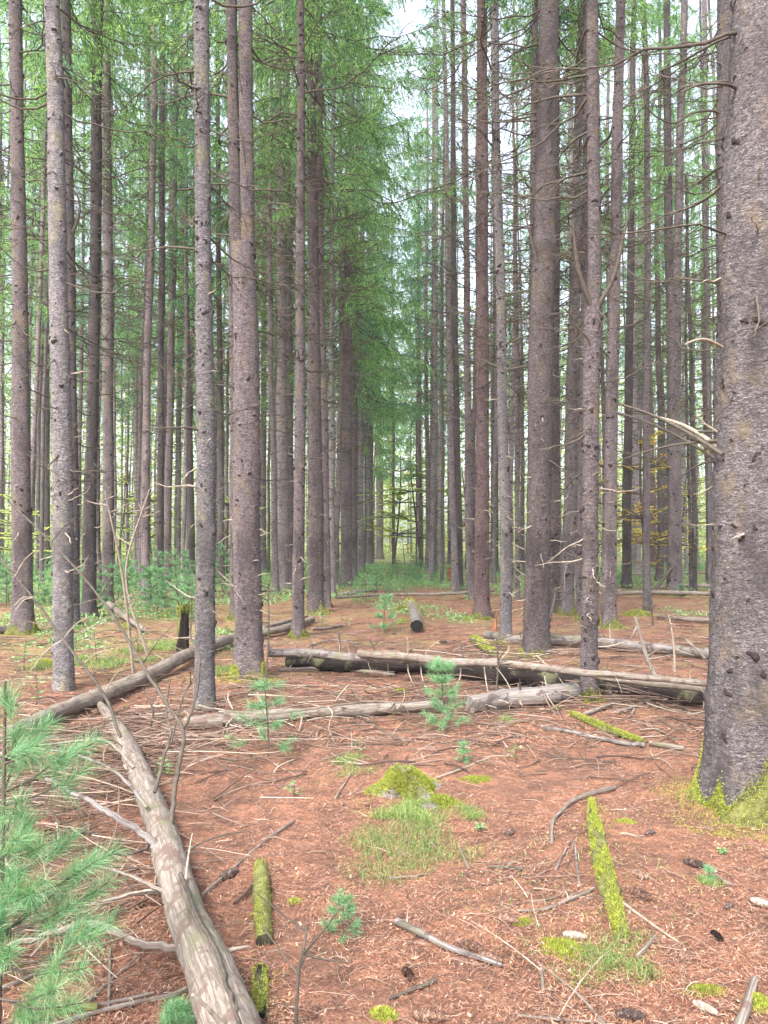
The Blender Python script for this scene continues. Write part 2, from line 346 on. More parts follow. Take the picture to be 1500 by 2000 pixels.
litter('needle_litter', 90000, 6, 22, .028, .004, M_LITTER, 'fallen needles farther along the forest floor')
litter('bark_flakes', 5000, 1.9, 14, .010, .008, M_LITTER, 'small flakes of bark and cone scales on the needles', tilt=.5)
def twigs(name, n, y0, y1, l0, l1, r, label, power=1.4):
    ch = []; x, y = in_view(n, y0, y1, power)
    for k in range(n):
        L = rng.uniform(l0, l1)*rng.uniform(.4, 1); a = rng.uniform(0, 6.28); cv = rng.normal(0, .35); m = 5
        t = np.linspace(0, 1, m); an = a+cv*t; st = np.stack([np.cos(an), np.sin(an)], -1)*(L/m)
        q = np.cumsum(st, 0)+[x[k], y[k]]; rr = r*rng.uniform(.5, 1.6)
        z = gh(q[:, 0], q[:, 1])+rr+.006+abs(rng.normal(0, .012))*np.sin(t*3.1+rng.uniform(0, 1))**2
        ch += tube(np.column_stack([q, z]), np.linspace(rr, rr*.5, m), 4, cap=False)
        if rng.random() < .35:
            j = rng.integers(1, m-1); b = an[j]+rng.choice([-1, 1])*rng.uniform(.5, 1); Ls = L*.35
            p0 = np.array([*q[j], z[j]]); p1 = p0+[math.cos(b)*Ls, math.sin(b)*Ls, rng.uniform(0, .02)]
            ch += tube(np.stack([p0, (p0+p1)/2, p1]), [rr*.6, rr*.5, rr*.3], 3, cap=False)
    o = mk(name, ch, [M_TWIGS]); tag(o, label, kind='stuff'); return o
twigs('twig_litter', 4600, 1.9, 7, .04, .30, .0014, 'thin dead twigs strewn over the needles')
twigs('twig_litter', 3600, 6, 22, .12, .8, .0032, 'dead twigs strewn over the farther floor')
twigs('twig_litter', 2200, 5.2, 15, .15, .9, .0048, 'pale dead sticks strewn thickly between the trees', 1.0)
def tangle(name, n, cx, cy, sx, sy, l0, l1, r, label, hmax=.09):
    ch = []
    for k in range(n):
        x0, y0 = rng.normal(cx, sx), rng.normal(cy, sy); L = rng.uniform(l0, l1); a = rng.normal(.25, .9); t = np.linspace(-.5, .5, 6); cv = rng.normal(0, .25)
        q = np.stack([x0+L*t*math.cos(a)+L*cv*t*t, y0+L*t*math.sin(a)-L*cv*t*t], -1); rr = r*rng.uniform(.5, 1.6)
        z = gh(q[:, 0], q[:, 1])+rr+rng.uniform(.005, hmax)*(1+rng.normal(0, .5)*t)
        z = np.maximum(z, gh(q[:, 0], q[:, 1])+rr); ch += tube(np.column_stack([q, z]), np.linspace(rr, rr*.45, 6), 5, cap=False)
    o = mk(name, ch, [M_TWIGS]); tag(o, label, kind='stuff'); return o
tangle('twig_tangle', 420, -2.1, 4.7, .5, .8, .2, 1.0, .0045, 'tangle of dead sticks left of the thick bare log')
tangle('twig_tangle', 170, -1.45, 3.1, .3, .4, .12, .6, .0035, 'tangle of dead sticks at the lower left')
tangle('twig_tangle', 260, -1.7, 6.3, .6, .5, .15, .8, .004, 'tangle of dead sticks at the top of the thick bare log')
tangle('twig_tangle', 420, 1.2, 7.6, 1.9, .5, .2, .9, .0045, 'broken sticks heaped along the long fallen logs', .12)
tangle('twig_tangle', 220, 2.4, 10.6, 1.6, .6, .2, 1.0, .005, 'broken sticks along the split grey log behind', .12)
tangle('twig_tangle', 45, .75, 3.5, .16, .14, .1, .4, .002, 'small pile of crossing twigs in the foreground', .015)
# ------------------------------------------------------------------ dead branches (a small library, shared meshes)
def branch_chunks(rg, L, r, ntw, droop=.25, up=.3, sides=5, fine=True):
    m = 9; t = np.linspace(0, 1, m); k1 = rg.normal(0, .12); k2 = rg.normal(0, .08)
    A = np.stack([t*L, L*(k1*t**2+k2*np.sin(t*5)), L*(-droop*t+up*t**2.2+rg.normal(0, .03)*np.sin(t*7))], -1)
    A[1:] += rg.normal(0, .012*L, (m-1, 3)); ch = tube(A, r*(1-t*.82)+.0008, sides, cap=False)
    for q in range(ntw):
        s = rg.uniform(.18, .97); i = min(int(s*(m-1)), m-2); f = s*(m-1)-i; p = A[i]*(1-f)+A[i+1]*f
        T = unit(A[i+1]-A[i]); side = rg.choice([-1, 1]); ang = rg.uniform(.5, 1.1)
        d = unit(T*math.cos(ang)+np.array([0, side*math.sin(ang), rg.normal(-.05, .3)])); Ls = L*(1-s*.6)*rg.uniform(.15, .5)
        tt = np.linspace(0, 1, 5)[:, None]; B = p+d*Ls*tt+np.array([.25, 0, -.12])*Ls*tt**2+rg.normal(0, .02*Ls, (5, 3))*(tt > 0)
        ch += tube(B, np.linspace(r*.36, r*.16, 5)+.0009, 3, cap=False)
        if fine:
            for w in range(rg.integers(1, 5)):
                j = rg.integers(1, 5); e = unit(d+rg.normal(0, .7, 3)); Lw = Ls*rg.uniform(.2, .5)
                ch += tube(np.stack([B[j], B[j]+e*Lw*.5, B[j]+e*Lw+np.array([0, 0, -.03])*Lw]), [r*.16+.0009, r*.12+.0008, .0009], 3, cap=False)
    return ch
rgb = np.random.default_rng(31)
LIB_LONG = [mk('dead_branch', branch_chunks(rgb, 1.0, .0090, int(rgb.integers(7, 18)), rgb.uniform(.0, .35), rgb.uniform(.05, .35)), [M_TWIG], link=False) for _ in range(9)]
LIB_MID = [mk('dead_branch', branch_chunks(rgb, .5, .0095, 7, rgb.uniform(-.1, .5), rgb.uniform(-.2, .3)), [M_TWIG], link=False) for _ in range(7)]
LIB_STUB = [mk('dead_branch', branch_chunks(rgb, .16, .0085, 1, rgb.uniform(-.5, .5), 0, fine=False), [M_TWIGP], link=False) for _ in range(6)]
LIB_PALE = [mk('dead_branch', branch_chunks(rgb, .42, .009, 2, rgb.uniform(0, .7), rgb.uniform(-.5, .3), fine=False), [M_TWIGP], link=False) for _ in range(5)]
def whorl_mesh(seed, n=85, z0=.8, z1=12.5, rad=.085, long=1.0):
    rg = np.random.default_rng(seed); ch = []
    for k in range(n):
        z = z0+(z1-z0)*((k+rg.random())/n); az = rg.uniform(0, 6.28); u = (z-z0)/(z1-z0)
        L = (.3+1.2*u**.7*rg.uniform(.3, 1))*long*rg.uniform(.5, 1.1)
        for (V, Fq, mi, uv) in branch_chunks(rg, L, .0075+.003*u, int(2+4*u), rg.uniform(.0, .45), rg.uniform(0, .4), 4, fine=u > .35):
            c, s = math.cos(az), math.sin(az); V = V+[rad*(1-u*.3), 0, 0]
            V = np.stack([V[:, 0]*c-V[:, 1]*s, V[:, 0]*s+V[:, 1]*c, V[:, 2]+z], -1); ch.append((V, Fq, mi, uv))
    return mk('dead_branches', ch, [M_TWIG], link=False)
WHORLS = [whorl_mesh(100+k, long=[1, .8, 1.2, .9][k]) for k in range(4)]
# ------------------------------------------------------------------ spruce crowns
def crown_mesh(seed, H, Lmax, dens=1.0, size=1.0, mat=M_CROWN, low=.55):
    """local z = 0 is the lowest live branch; whorls of drooping sprays"""
    rg = np.random.default_rng(seed); ch = []; PP = []; DD = []; LL = []; z = 0.0
    while z < H:
        u = z/H; nb = rg.integers(4, 7) if u > .06 else rg.integers(2, 4)
        for b in range(nb):
            if rg.random() > dens: continue
            az = rg.uniform(0, 6.28); L = Lmax*(1-u)**.75*rg.uniform(.6, 1.1)*(low+(1-low)*min(1, u*5))+.15
            zz = z+rg.uniform(-.2, .2); m = 8; t = np.linspace(0, 1, m); dr = rg.uniform(.25, .6)*(1-u*.8); upc = rg.uniform(.1, .35)
            A = np.stack([np.cos(az)*L*t, np.sin(az)*L*t, zz+L*(-dr*t+upc*t**2.5)], -1); A[1:] += rg.normal(0, .02*L, (m-1, 3))
            ch += tube(A, .014*(1-t*.85)*min(1, L/1.5)+.001, 4, mat=1, cap=False)
            n = int(L/.055); s = rg.uniform(.15, 1, n); i = np.minimum((s*(m-1)).astype(int), m-2); f = (s*(m-1)-i)[:, None]
            p = A[i]*(1-f)+A[i+1]*f; T = unit(A[i+1]-A[i]); side = rg.choice([-1., 1.], n)[:, None]
            lat = np.array([-math.sin(az), math.cos(az), 0])[None]
            d = unit(T*.7+lat*side*rg.uniform(.2, 1, (n, 1))+np.array([0, 0, -1.0])*rg.uniform(.1, 1.1, (n, 1)))
            Lb = (.14+.34*(1-s))*rg.uniform(.6, 1.4, n)*min(1.2, .5+L*.4)
            K = 7; kk = np.linspace(0.05, 1, K)
            q = p[:, None]+d[:, None]*Lb[:, None, None]*kk[None, :, None]+np.array([0, 0, -.35])*(Lb[:, None]*kk[None]**2)[..., None]
            for rep in range(2):
                PP.append(q.reshape(-1, 3)); DD.append((np.repeat(d, K, 0)*.9+rg.normal(0, .42, (n*K, 3))+[0, 0, -.25]))
        z += rg.uniform(.32, .5)
    PP = np.concatenate(PP); DD = np.concatenate(DD)
    ch.append(blades(PP, DD, .085*size*rg.uniform(.6, 1.3, len(PP)), .022*size, 0, rg=rg))
    return mk('crown', ch, [mat, M_TWIG], link=False)
CROWNS = [crown_mesh(1, 12, 2.3, .52), crown_mesh(2, 11, 2.0, .46, mat=M_CROWND), crown_mesh(3, 12, 2.6, .5), crown_mesh(4, 10, 1.8, .42)]
CR_LOW = [crown_mesh(11, 15, 2.6, .55, .9), crown_mesh(12, 14, 2.2, .5, .9, M_CROWND)]
CR_WIDE = [crown_mesh(31, 15, 4.4, .95, 1.0, M_CROWND, low=.95), crown_mesh(32, 15, 4.2, .95, 1.0, M_CROWND, low=.95), crown_mesh(33, 15, 4.3, .9, 1.0, low=.95)]
CR_THIN = [crown_mesh(21, 11, 1.7, .45), crown_mesh(22, 10, 1.5, .4, mat=M_CROWND)]
# ------------------------------------------------------------------ tree builder
trees = []
class Trunk:
    def __init__(s, base, Y, prof, H=21, fl=.35, seed=0, z1=None):
        s.Y = Y; s.seed = seed; s.H = H
        pts = [(P(bx, by, Y)[2], P(bx, by, Y)[0], w/2*Y/F) for by, bx, w in prof]
        pts.sort(); z = [p[0] for p in pts]; x = [p[1] for p in pts]; r = [p[2] for p in pts]
        if base is not None:
            z = [base[2]-.12, base[2]+.02]+z; x = [base[0], base[0]]+x; r = [r[0]*1.02, r[0]*1.02]+r
        if z1 is None:
            sl = 0 if len(z) < 2 else np.clip((x[-1]-x[0])/(z[-1]-z[0]+1e-6), -.03, .03)
            z.append(H); x.append(x[-1]+sl*(H-z[-2])*.5); r.append(.02)
        s.z, s.x, s.r = np.array(z), np.array(x), np.array(r); s.z0 = z[0]; s.zb = base[2] if base is not None else z[0]
        s.fl = fl; s.zt = s.z[-1]; rg = np.random.default_rng(seed)
        s.ph = rg.uniform(0, 6.28, 8); s.k = rg.integers(3, 6); s.wob = rg.uniform(.3, 1)
    def cx(s, z):
        z = np.asarray(z, float); a = .012*s.wob*np.minimum(1, np.maximum(z-s.zb, 0)/2)
        # smoothed interpolation
        x = (np.interp(z-.4, s.z, s.x)+2*np.interp(z, s.z, s.x)+np.interp(z+.4, s.z, s.x))/4 if s.zt-s.z0 > 3 else np.interp(z, s.z, s.x)
        return x+a*np.sin(z*1.3+s.ph[0])
    def cy(s, z): return s.Y+.012*s.wob*np.sin(np.asarray(z)*1.1+s.ph[1])
    def rad(s, th, z):
        r = np.interp(z, s.z, s.r); h = np.maximum(z-s.zb, -.1)
        fl = s.fl*np.exp(-np.maximum(h, 0)/(.55*np.maximum(s.r[0], .05)+.05))*(1+.55*np.cos(s.k*th+s.ph[2])+.25*np.cos((s.k+2)*th+s.ph[3]))
        lump = .03*np.sin(2*th+s.ph[4]+z*1.7)+.02*np.sin(3*th+z*4.1+s.ph[5])+.015*np.sin(z*9+s.ph[6])
        return r*(1+fl+lump)
    def surf(s, th, z, off=0.0):
        r = s.rad(th, z)+off
        return np.stack([s.cx(z)+r*np.cos(th), s.cy(z)+r*np.sin(th), z+0*r], -1)
def trunk_mesh(T, root, bark, sides, dz, nknots, burl=None, name='trunk', loc=(0, 0, 0), kz=None, krad=1.0):
    rg = np.random.default_rng(T.seed+5)
    z = [T.z0]
    while z[-1] < T.zt:
        h = z[-1]-T.zb; vis = 1.75+T.Y*.75
        z.append(z[-1]+(dz if h < vis else .8))
    z = np.array(z); z[-1] = T.zt; th = np.arange(sides)*2*math.pi/sides
    ZZ, TH = np.meshgrid(z, th, indexing='ij')
    r = T.rad(TH, ZZ)
    if sides >= 40:
        r = r+.0022*rg.normal(size=r.shape)+.0016*np.sin(TH*23+ZZ*60+3*np.sin(ZZ*17))
    # knots
    vis = min(T.zt-.2, T.zb+1.75+T.Y*.75); K = []
    zz = T.zb+.35
    lo = T.zb+.35 if kz is None else kz
    for k in range(nknots):
        q = lo+(vis-lo)*rg.random()
        if rg.random() < .6: q = round(q/.42)*.42+rg.normal(0, .03)      # whorls
        K.append((q, rg.uniform(0, 6.28), rg.uniform(.6, 1.35)))
    if sides >= 20:
        for q, a, s_ in K:
            da = (TH-a+math.pi) % (2*math.pi)-math.pi; rr = T.rad(np.array(a), np.array(q))
            dd = (da*rr)**2/(.028*s_)**2+(ZZ-q)**2/(.024*s_)**2; r = r+.010*s_*np.exp(-dd)
    if burl is not None:
        bz, ba, bs_ = burl; da = (TH-ba+math.pi) % (2*math.pi)-math.pi
        r = r+bs_*np.exp(-((ZZ-bz)/.13)**2-(da/1.6)**2)
    V = np.stack([T.cx(ZZ)+r*np.cos(TH), T.cy(ZZ)+r*np.sin(TH), ZZ], -1).reshape(-1, 3)-np.array(loc)
    n = len(z); i = np.arange(n-1)[:, None]*sides; j = np.arange(sides)[None]; j2 = (j+1) % sides
    Fq = np.stack([i+j, i+j2, i+sides+j2, i+sides+j], -1).reshape(-1, 4)
    ch = [(V, Fq, 0)]
    # dark knot scars
    ns = 14 if sides >= 40 else 9 if sides >= 20 else 5
    for q, a, s_ in K:
        w = krad*rg.uniform(.013, .024)*s_; rr = T.rad(np.array(a), np.array(q))
        c = T.surf(np.array(a), np.array(q), .010*s_ if sides >= 20 else 0.002); nrm = np.array([math.cos(a), math.sin(a), 0]); tg = np.array([-math.sin(a), math.cos(a), 0]); up = np.array([0, 0, 1.0])
        an = np.arange(ns)*2*math.pi/ns; wr = w*(1+.28*np.sin(2*an+rg.uniform(0, 6.28))+.2*np.sin(3*an+rg.uniform(0, 6.28))+.07*rg.normal(size=ns))
        ring = c+tg*(np.cos(an)*wr*1.25)[:, None]+up*(np.sin(an)*wr*np.where(np.sin(an) < 0, rg.uniform(1, 2.2), .9))[:, None]-nrm*.012
        ring2 = c+tg*(np.cos(an)*wr*.7)[:, None]+up*(np.sin(an)*wr*.6)[:, None]+nrm*w*.22
        Vk = np.vstack([ring, ring2, (c+nrm*w*.30)[None]])-np.array(loc); b = np.arange(ns); b2 = (b+1) % ns
        ch.append((Vk, np.stack([b, b2, b2+ns, b+ns], -1), 1)); ch.append((Vk, np.stack([b+ns, b2+ns, np.full(ns, 2*ns)], -1), 1))
    o = mk(name, ch, [bark, M_KNOT], root); return o, K
def orient_branch(me, root, T, z, az, s, pitch, loc, rg, name='dead_branch'):
    c = T.surf(np.array(az), np.array(z), -.012)-np.array(loc)
    o = obj(name, me, root, tuple(c)); o.rotation_euler = (rg.uniform(-.5, .5), -pitch, az); o.scale = (s, s, s*rg.uniform(.8, 1.2)); return o
def moss_skirt(T, root, loc, hh, th0, th1, amount, seed):
    """moss climbing the foot of a trunk: a lumpy shell with fronds"""
    rg = np.random.default_rng(seed); n = 120; m = 12
    th = np.linspace(th0, th1, n); ph = rg.uniform(0, 6.28, 4)
    top = hh*(.42+.26*np.sin(th*3+ph[0])+.16*np.sin(th*7+ph[1])+.09*np.sin(th*13+ph[2]))
    edge = np.clip(np.minimum(th-th0, th1-th)/.3, 0, 1) if th1-th0 < 6.2 else np.ones(n); top = np.maximum(top*edge, .01)
    zz = np.linspace(-.06, 1, m)
    ZZ = T.zb+np.where(zz[:, None] < 0, -.06, zz[:, None]*top[None]); TH = np.broadcast_to(th[None], ZZ.shape)
    off = .010*np.sin(np.clip(zz, 0, 1)*3.0)[:, None]+.004+rg.normal(0, .002, ZZ.shape); off[-1] = -.004
    V = T.surf(TH, ZZ, off).reshape(-1, 3)
    i = np.arange(m-1)[:, None]*n+np.arange(n-1)[None]; Fq = np.stack([i, i+1, i+n+1, i+n], -1).reshape(-1, 4)
    k = int(amount); a = rg.uniform(th0, th1, k); h = np.interp(a, th, top)*rg.random(k)**.8*1.35+abs(rg.normal(0, .12*hh, k))*(rg.random(k) < .25)
    p = T.surf(a, T.zb+h, .006+.006*rg.random(k)); d = np.stack([np.cos(a), np.sin(a), np.zeros(k)], -1)+rg.normal(0, .6, (k, 3))
    kk = k//3; a2 = rg.uniform(th0, th1, kk); o2 = abs(rg.normal(0, .10, kk))*(.4+T.r[0]*3)     # spilling onto the floor
    pr = T.surf(a2, np.full(kk, T.zb), o2); pr[:, 2] = gh(pr[:, 0], pr[:, 1])+.004; d2 = rg.normal(0, .6, (kk, 3))+[0, 0, 1]
    P0 = np.vstack([p, pr])-np.array(loc); D = np.vstack([d, d2])
    sc = .6+T.Y*.06
    ch = [(V-np.array(loc), Fq, 0), blades(P0, D, .016*sc*rg.uniform(.6, 1.4, len(P0)), .0045*sc, 1, rg=rg)]
    return mk('moss', ch, [M_MOSSB, M_MOSS], root)
def rel(root, o): o.parent = root
def tree(label, bx, by, prof, bark='grey', crown=None, cz=9, moss=None, kind='spruce tree', nbr=None, stems=(), burl=None, fl=.45, H=None, seed=None, group=None, pale=0):
    if crown is None and H is None and by > 1200: crown, cz = CROWNS, max(cz, 10.2)  # near spruces get a mostly unseen crown, added to shade the near floor
    H = H or (27 if crown is not None else 21)
    seed = (bx*7+by) if seed is None else seed; rg = np.random.default_rng(seed); B = G(bx, by); w0 = prof[-1][2]
    Y = B[1]+w0/2*B[1]/F*1.1; B = np.array([P(bx, by, Y)[0], Y, float(gh(B[0], Y))])
    T = Trunk(B, Y, prof, H=H, fl=fl, seed=seed, z1=None if not stems else 1)
    if stems: T.zt = T.z[-1]
    loc = (float(B[0]), float(Y), float(B[2]))
    root = thing('spruce_tree', loc, label, kind, group)
    near = Y < 11; mid = Y < 24
    sides = 96 if Y < 5 else 56 if near else 22 if mid else 12; dz = .012 if Y < 5 else .02 if near else .12 if mid else .4
    nk = int((140 if Y < 5 else 150 if near else 130 if mid else 60)*(.75 if stems else 1))
    o, K = trunk_mesh(T, root, BARK[bark], sides, dz, nk, burl, loc=loc, krad=.95 if Y < 5 else .8 if near else 1.05)
    Ts = [T]
    for sp in stems:
        # sp: list of (y, x, w) from top to fork
        S = Trunk(None, Y, sp, H=H, fl=0, seed=seed+len(Ts)); Ts.append(S)
        o2, K2 = trunk_mesh(S, root, BARK[bark], max(16, sides//2), dz*1.5, nk//2, None, name='stem', loc=loc)
    ztop = 1.75+Y*.72
    if Y < 26:
        n = nbr if nbr is not None else (62 if near else 72)
        for k in range(min(n, 96)):
            z = B[2]+.5+(min(ztop, 10)-.5)*((k+rg.random())/n); az = rg.uniform(0, 6.28); u = min(1, (z-.5)/8)
            TT = T if z < T.zt else Ts[1+k % (len(Ts)-1)]
            if z < 2.3: lib = LIB_STUB if rg.random() < .65 else LIB_PALE
            elif z < 4: lib = LIB_STUB if rg.random() < .35 else (LIB_MID if rg.random() < .6 else LIB_LONG)
            else: lib = LIB_MID if rg.random() < .3 else LIB_LONG
            s = rg.uniform(.6, 1.25)*(.7+.8*u if lib is LIB_LONG else 1)
            if near and math.sin(az) < -.3 and lib is LIB_LONG: az = -az     # long ones mostly point away
            orient_branch(lib[rg.integers(len(lib))], root, TT, z, az, s, rg.uniform(-.35, .35), loc, rg)
    else:
        w = obj('dead_branches', WHORLS[rg.integers(4)], root, (0, 0, 0)); w.rotation_euler[2] = rg.uniform(0, 6.28); w['kind'] = 'stuff'
        w.location.x = float(T.cx(6)-loc[0])*.7; s = rg.uniform(.85, 1.15); w.scale = (s, s, 1)
    if crown is not None:
        me = crown[rg.integers(len(crown))]
        TT = Ts[-1]; c = obj('crown', me, root, (float(TT.cx(cz))-loc[0], 0, cz-loc[2])); c.rotation_euler[2] = rg.uniform(0, 6.28)
        s = rg.uniform(.9, 1.1); c.scale = (s, s, (H+.5-cz)/13*rg.uniform(.95, 1.05))
    if moss: moss_skirt(T, root, loc, *moss, seed)
    trees.append((T, root, loc)); return T, root, loc
ALL = (0, 6.283)
def M(h, n, a=0, b=6.283): return (h, a, b, n)
# nearest trunks
TBIG = tree('thickest spruce trunk, grey bark with dark knots, mossy flared foot beside the clearing', 1474, 1608,
     [(0, 1507, 138), (250, 1494, 142), (500, 1482, 152), (1000, 1480, 160), (1350, 1478, 168)], 'grey', moss=M(.30, 16000), nbr=40, fl=.30, seed=3)
tree('bare speckled grey spruce trunk at the left end of the pale fallen log', 400, 1392,
     [(0, 391, 28), (500, 399, 31), (1000, 402, 36), (1300, 400, 39)], 'pale', fl=.12, nbr=40)
tree('stout rough barked spruce forking into two stems, yellow green moss round its foot', 487, 1328,
     [(478, 474, 46), (750, 480, 50), (1100, 484, 54)], 'brown', moss=M(.17, 5000), fl=.30, nbr=46,
     stems=[[(0, 452, 22), (250, 456, 22), (470, 462, 26), (560, 468, 24)], [(0, 480, 26), (250, 480, 28), (470, 484, 30), (560, 482, 30)]])
tree('slender forked spruce standing in front of the long fallen logs, moss at its base', 1150, 1370,
     [(590, 1159, 32), (800, 1156, 30), (1000, 1153, 31), (1250, 1151, 32)], 'brown', moss=M(.13, 2600), fl=.18, nbr=50,
     stems=[[(0, 1157, 22), (300, 1159, 24), (480, 1161, 26), (680, 1159, 28)]])
tree('spotted pale spruce trunk behind the leaning dead stems, small leafy plants at its foot', 124, 1352,
     [(0, 100, 30), (250, 108, 30), (500, 115, 34), (750, 119, 36), (1250, 123, 38)], 'pale', fl=.15, nbr=46)
tree('broad spruce with a round burl and dark scar high on its trunk', 1047, 1284,
     [(0, 1074, 38), (250, 1067, 40), (500, 1062, 44), (750, 1056, 48), (1000, 1051, 47), (1200, 1048, 48)], 'brown', moss=M(.16, 1800, 3.2, 5.2), fl=.25,
     burl=(float(P(1062, 455, 10.3)[2]), -1.5, .055), nbr=70)
tree('straight spruce at the far left with a long mossy root running over the ground', 44, 1240,
     [(0, 29, 24), (500, 38, 28), (1000, 42, 36), (1150, 44, 38)], 'brown', moss=M(.2, 1800), nbr=56)
# left side
L = []
tree('thin dark spruce close behind the spotted pale trunk', 147, 1222, [(0, 128, 18), (500, 138, 16), (1000, 145, 17)], 'dark')
tree('dark spruce between the straight far left trunk and the spotted pale one', 88, 1112, [(0, 78, 16), (500, 87, 17), (1000, 88, 18)], 'dark', CROWNS, 11)
tree('dark grey spruce with sprawling roots, left half of a close pair', 173, 1207, [(0, 191, 20), (500, 186, 21), (750, 182, 22), (1000, 175, 24), (1100, 175, 26)], 'dark', CROWNS, 11, fl=.6)
tree('brown grey spruce, right half of a close pair left of the pale bare trunk', 211, 1186, [(0, 206, 16), (500, 211, 19), (1000, 211, 21)], 'brown', CROWNS, 10.5)
tree('slim spruce rising out of green saplings behind the close pair', 269, 1102, [(0, 252, 7), (500, 258, 9), (1000, 268, 10)], 'grey', CR_LOW, 8.5)
tree('slim grey spruce with a broad foot among green saplings', 283, 1120, [(0, 288, 10), (500, 289, 11), (1000, 283, 15)], 'grey', CROWNS, 10)
tree('thin broken barked spruce, darker of a touching pair behind the snag', 313, 1172, [(0, 317, 11), (500, 316, 12), (1000, 313, 13)], 'dark', CROWNS, 11)
tree('thin brown spruce, paler of a touching pair behind the snag', 326, 1156, [(0, 346, 11), (500, 338, 13), (1000, 328, 14)], 'brown', CROWNS, 10)
tree('thin spruce standing alone above the green saplings behind the snag', 345, 1108, [(0, 362, 8), (500, 355, 10), (1000, 346, 11)], 'grey', CR_LOW, 8)
tree('narrow dark spruce just left of the bare speckled trunk', 374, 1130, [(0, 352, 9), (500, 362, 12), (1000, 373, 14)], 'dark', CROWNS, 9.5)
tree('narrow spruce seen between the bare speckled trunk and the stout forked one', 433, 1146, [(0, 424, 8), (500, 427, 10), (1000, 432, 13)], 'dark', CROWNS, 10)
tree('spruce tucked behind the left side of the stout forked trunk, moss at its foot', 461, 1212, [(0, 448, 12), (500, 455, 16), (1000, 460, 22)], 'brown', CROWNS, 10.5, moss=M(.2, 700))
tree('thin spruce behind the right side of the stout forked trunk', 515, 1118, [(0, 522, 8), (500, 516, 10), (1000, 514, 12)], 'grey', CR_LOW, 8.5)
tree('smooth grey spruce with a darker twin against its right side', 552, 1158, [(0, 541, 13), (500, 549, 15), (1000, 552, 25)], 'grey', CR_WIDE, 10.5, moss=M(.2, 400))
tree('dark twin leaning on the smooth grey spruce', 571, 1150, [(0, 558, 11), (500, 563, 13), (1000, 567, 15)], 'dark', CROWNS, 11)
tree('slender spruce with moss at its foot above the dark end of the long fallen log', 582, 1246, [(0, 588, 14), (500, 587, 18), (1000, 585, 22), (1150, 582, 24)], 'brown', moss=M(.14, 900))
tree('sturdy spruce with bright moss and a fern at its foot left of path', 617, 1202, [(0, 606, 17), (500, 612, 21), (1000, 616, 31)], 'brown', CROWNS, 11.5, moss=M(.25, 900))
tree('spruce pressed against the right of the sturdy mossy one', 637, 1187, [(0, 622, 14), (500, 625, 16), (1000, 635, 18)], 'brown', CR_WIDE, 10)
tree('thin pale spruce beside the end of the thin fallen pole', 649, 1166, [(0, 652, 8), (500, 648, 9), (1000, 648, 13)], 'pale', CROWNS, 10)
tree('knotty spruce at the left of the path where the pale poles end', 677, 1145, [(0, 688, 13), (500, 680, 18), (1000, 676, 22)], 'brown', CR_WIDE, 7.5)
tree('spruce just beyond the knotty one on the left of the path', 692, 1132, [(0, 704, 8), (500, 694, 11), (1000, 690, 13)], 'brown', CR_WIDE, 8)
tree('sixth spruce of the row left of the path counted from the stout forked one', 705, 1118, [(0, 722, 8), (500, 706, 10), (1000, 704, 13)], 'grey', CR_WIDE, 7.2)
tree('grey spruce in the left row where green saplings meet the path', 723, 1101, [(0, 742, 7), (600, 719, 11), (1000, 722, 14)], 'grey', CR_WIDE, 7)
tree('last clear spruce of the left row beside the yellow sapling', 741, 1093, [(0, 752, 8), (600, 735, 11), (1000, 742, 14)], 'brown', CR_WIDE, 7.5)
tree('reddish pine trunk far down the middle of the path', 764, 1079, [(0, 770, 6), (600, 766, 8), (1000, 764, 9)], 'red', CR_LOW, 7)
# right side
tree('slender spruce at the inner edge of the right row far down the path', 822, 1094, [(0, 812, 6), (600, 818, 8), (1000, 820, 9)], 'grey', CR_WIDE, 8)
tree('lavender grey spruce standing clear in the right row far down the path', 846, 1113, [(0, 852, 9), (600, 849, 13), (1000, 846, 16)], 'pale', CR_WIDE, 9)
tree('spruce behind the lavender grey one in the right row', 863, 1099, [(0, 866, 8), (600, 862, 10), (1000, 862, 12)], 'grey', CR_THIN, 9)
tree('thin dim spruce left of the leaning dark pole tree', 879, 1101, [(0, 880, 7), (600, 879, 9), (1000, 879, 10)], 'brown', CR_THIN, 9)
tree('smooth dark leaning pole of a spruce beside the orange splinter', 898, 1150, [(0, 884, 9), (500, 886, 11), (1000, 895, 14)], 'dark', CR_THIN, 12)
tree('narrow spruce between the leaning dark pole and the reddish flared trunk', 920, 1172, [(0, 905, 11), (500, 911, 12), (1000, 916, 16)], 'brown', None, 12)
tree('reddish spruce with a wide flared foot at the right edge of the path', 941, 1212, [(0, 942, 20), (500, 942, 24), (1000, 942, 27), (1150, 941, 31)], 'red', None, 12, moss=M(.14, 700, 2.5, 5.5), fl=.45)
tree('pale slender spruce with mossy foot behind the orange splintered snag', 988, 1256, [(0, 964, 15), (500, 975, 18), (1000, 987, 22), (1150, 988, 23)], 'pale', None, 12, moss=M(.12, 900))
tree('thin dark spruce behind the pale slender one', 967, 1122, [(0, 962, 8), (500, 967, 10), (1000, 967, 13)], 'dark', CR_THIN, 10)
tree('very thin pole of a spruce right of the pale slender one', 1011, 1172, [(0, 1004, 4), (500, 1007, 6), (1000, 1010, 9)], 'brown', None, 10, H=12)
tree('dark spruce hidden behind the left side of the trunk with the burl', 1041, 1205, [(0, 1045, 12), (500, 1041, 15), (1000, 1041, 16)], 'brown', CROWNS, 12)
tree('spruce hidden behind the right side of the trunk with the burl', 1083, 1197, [(0, 1087, 12), (500, 1086, 15), (1000, 1083, 20)], 'brown', CROWNS, 11)
tree('grey spruce with blackened upper trunk and mossy foot behind the long fallen logs', 1107, 1202, [(0, 1136, 13), (500, 1124, 20), (1000, 1112, 25)], 'grey', CROWNS, 12, moss=M(.2, 700))
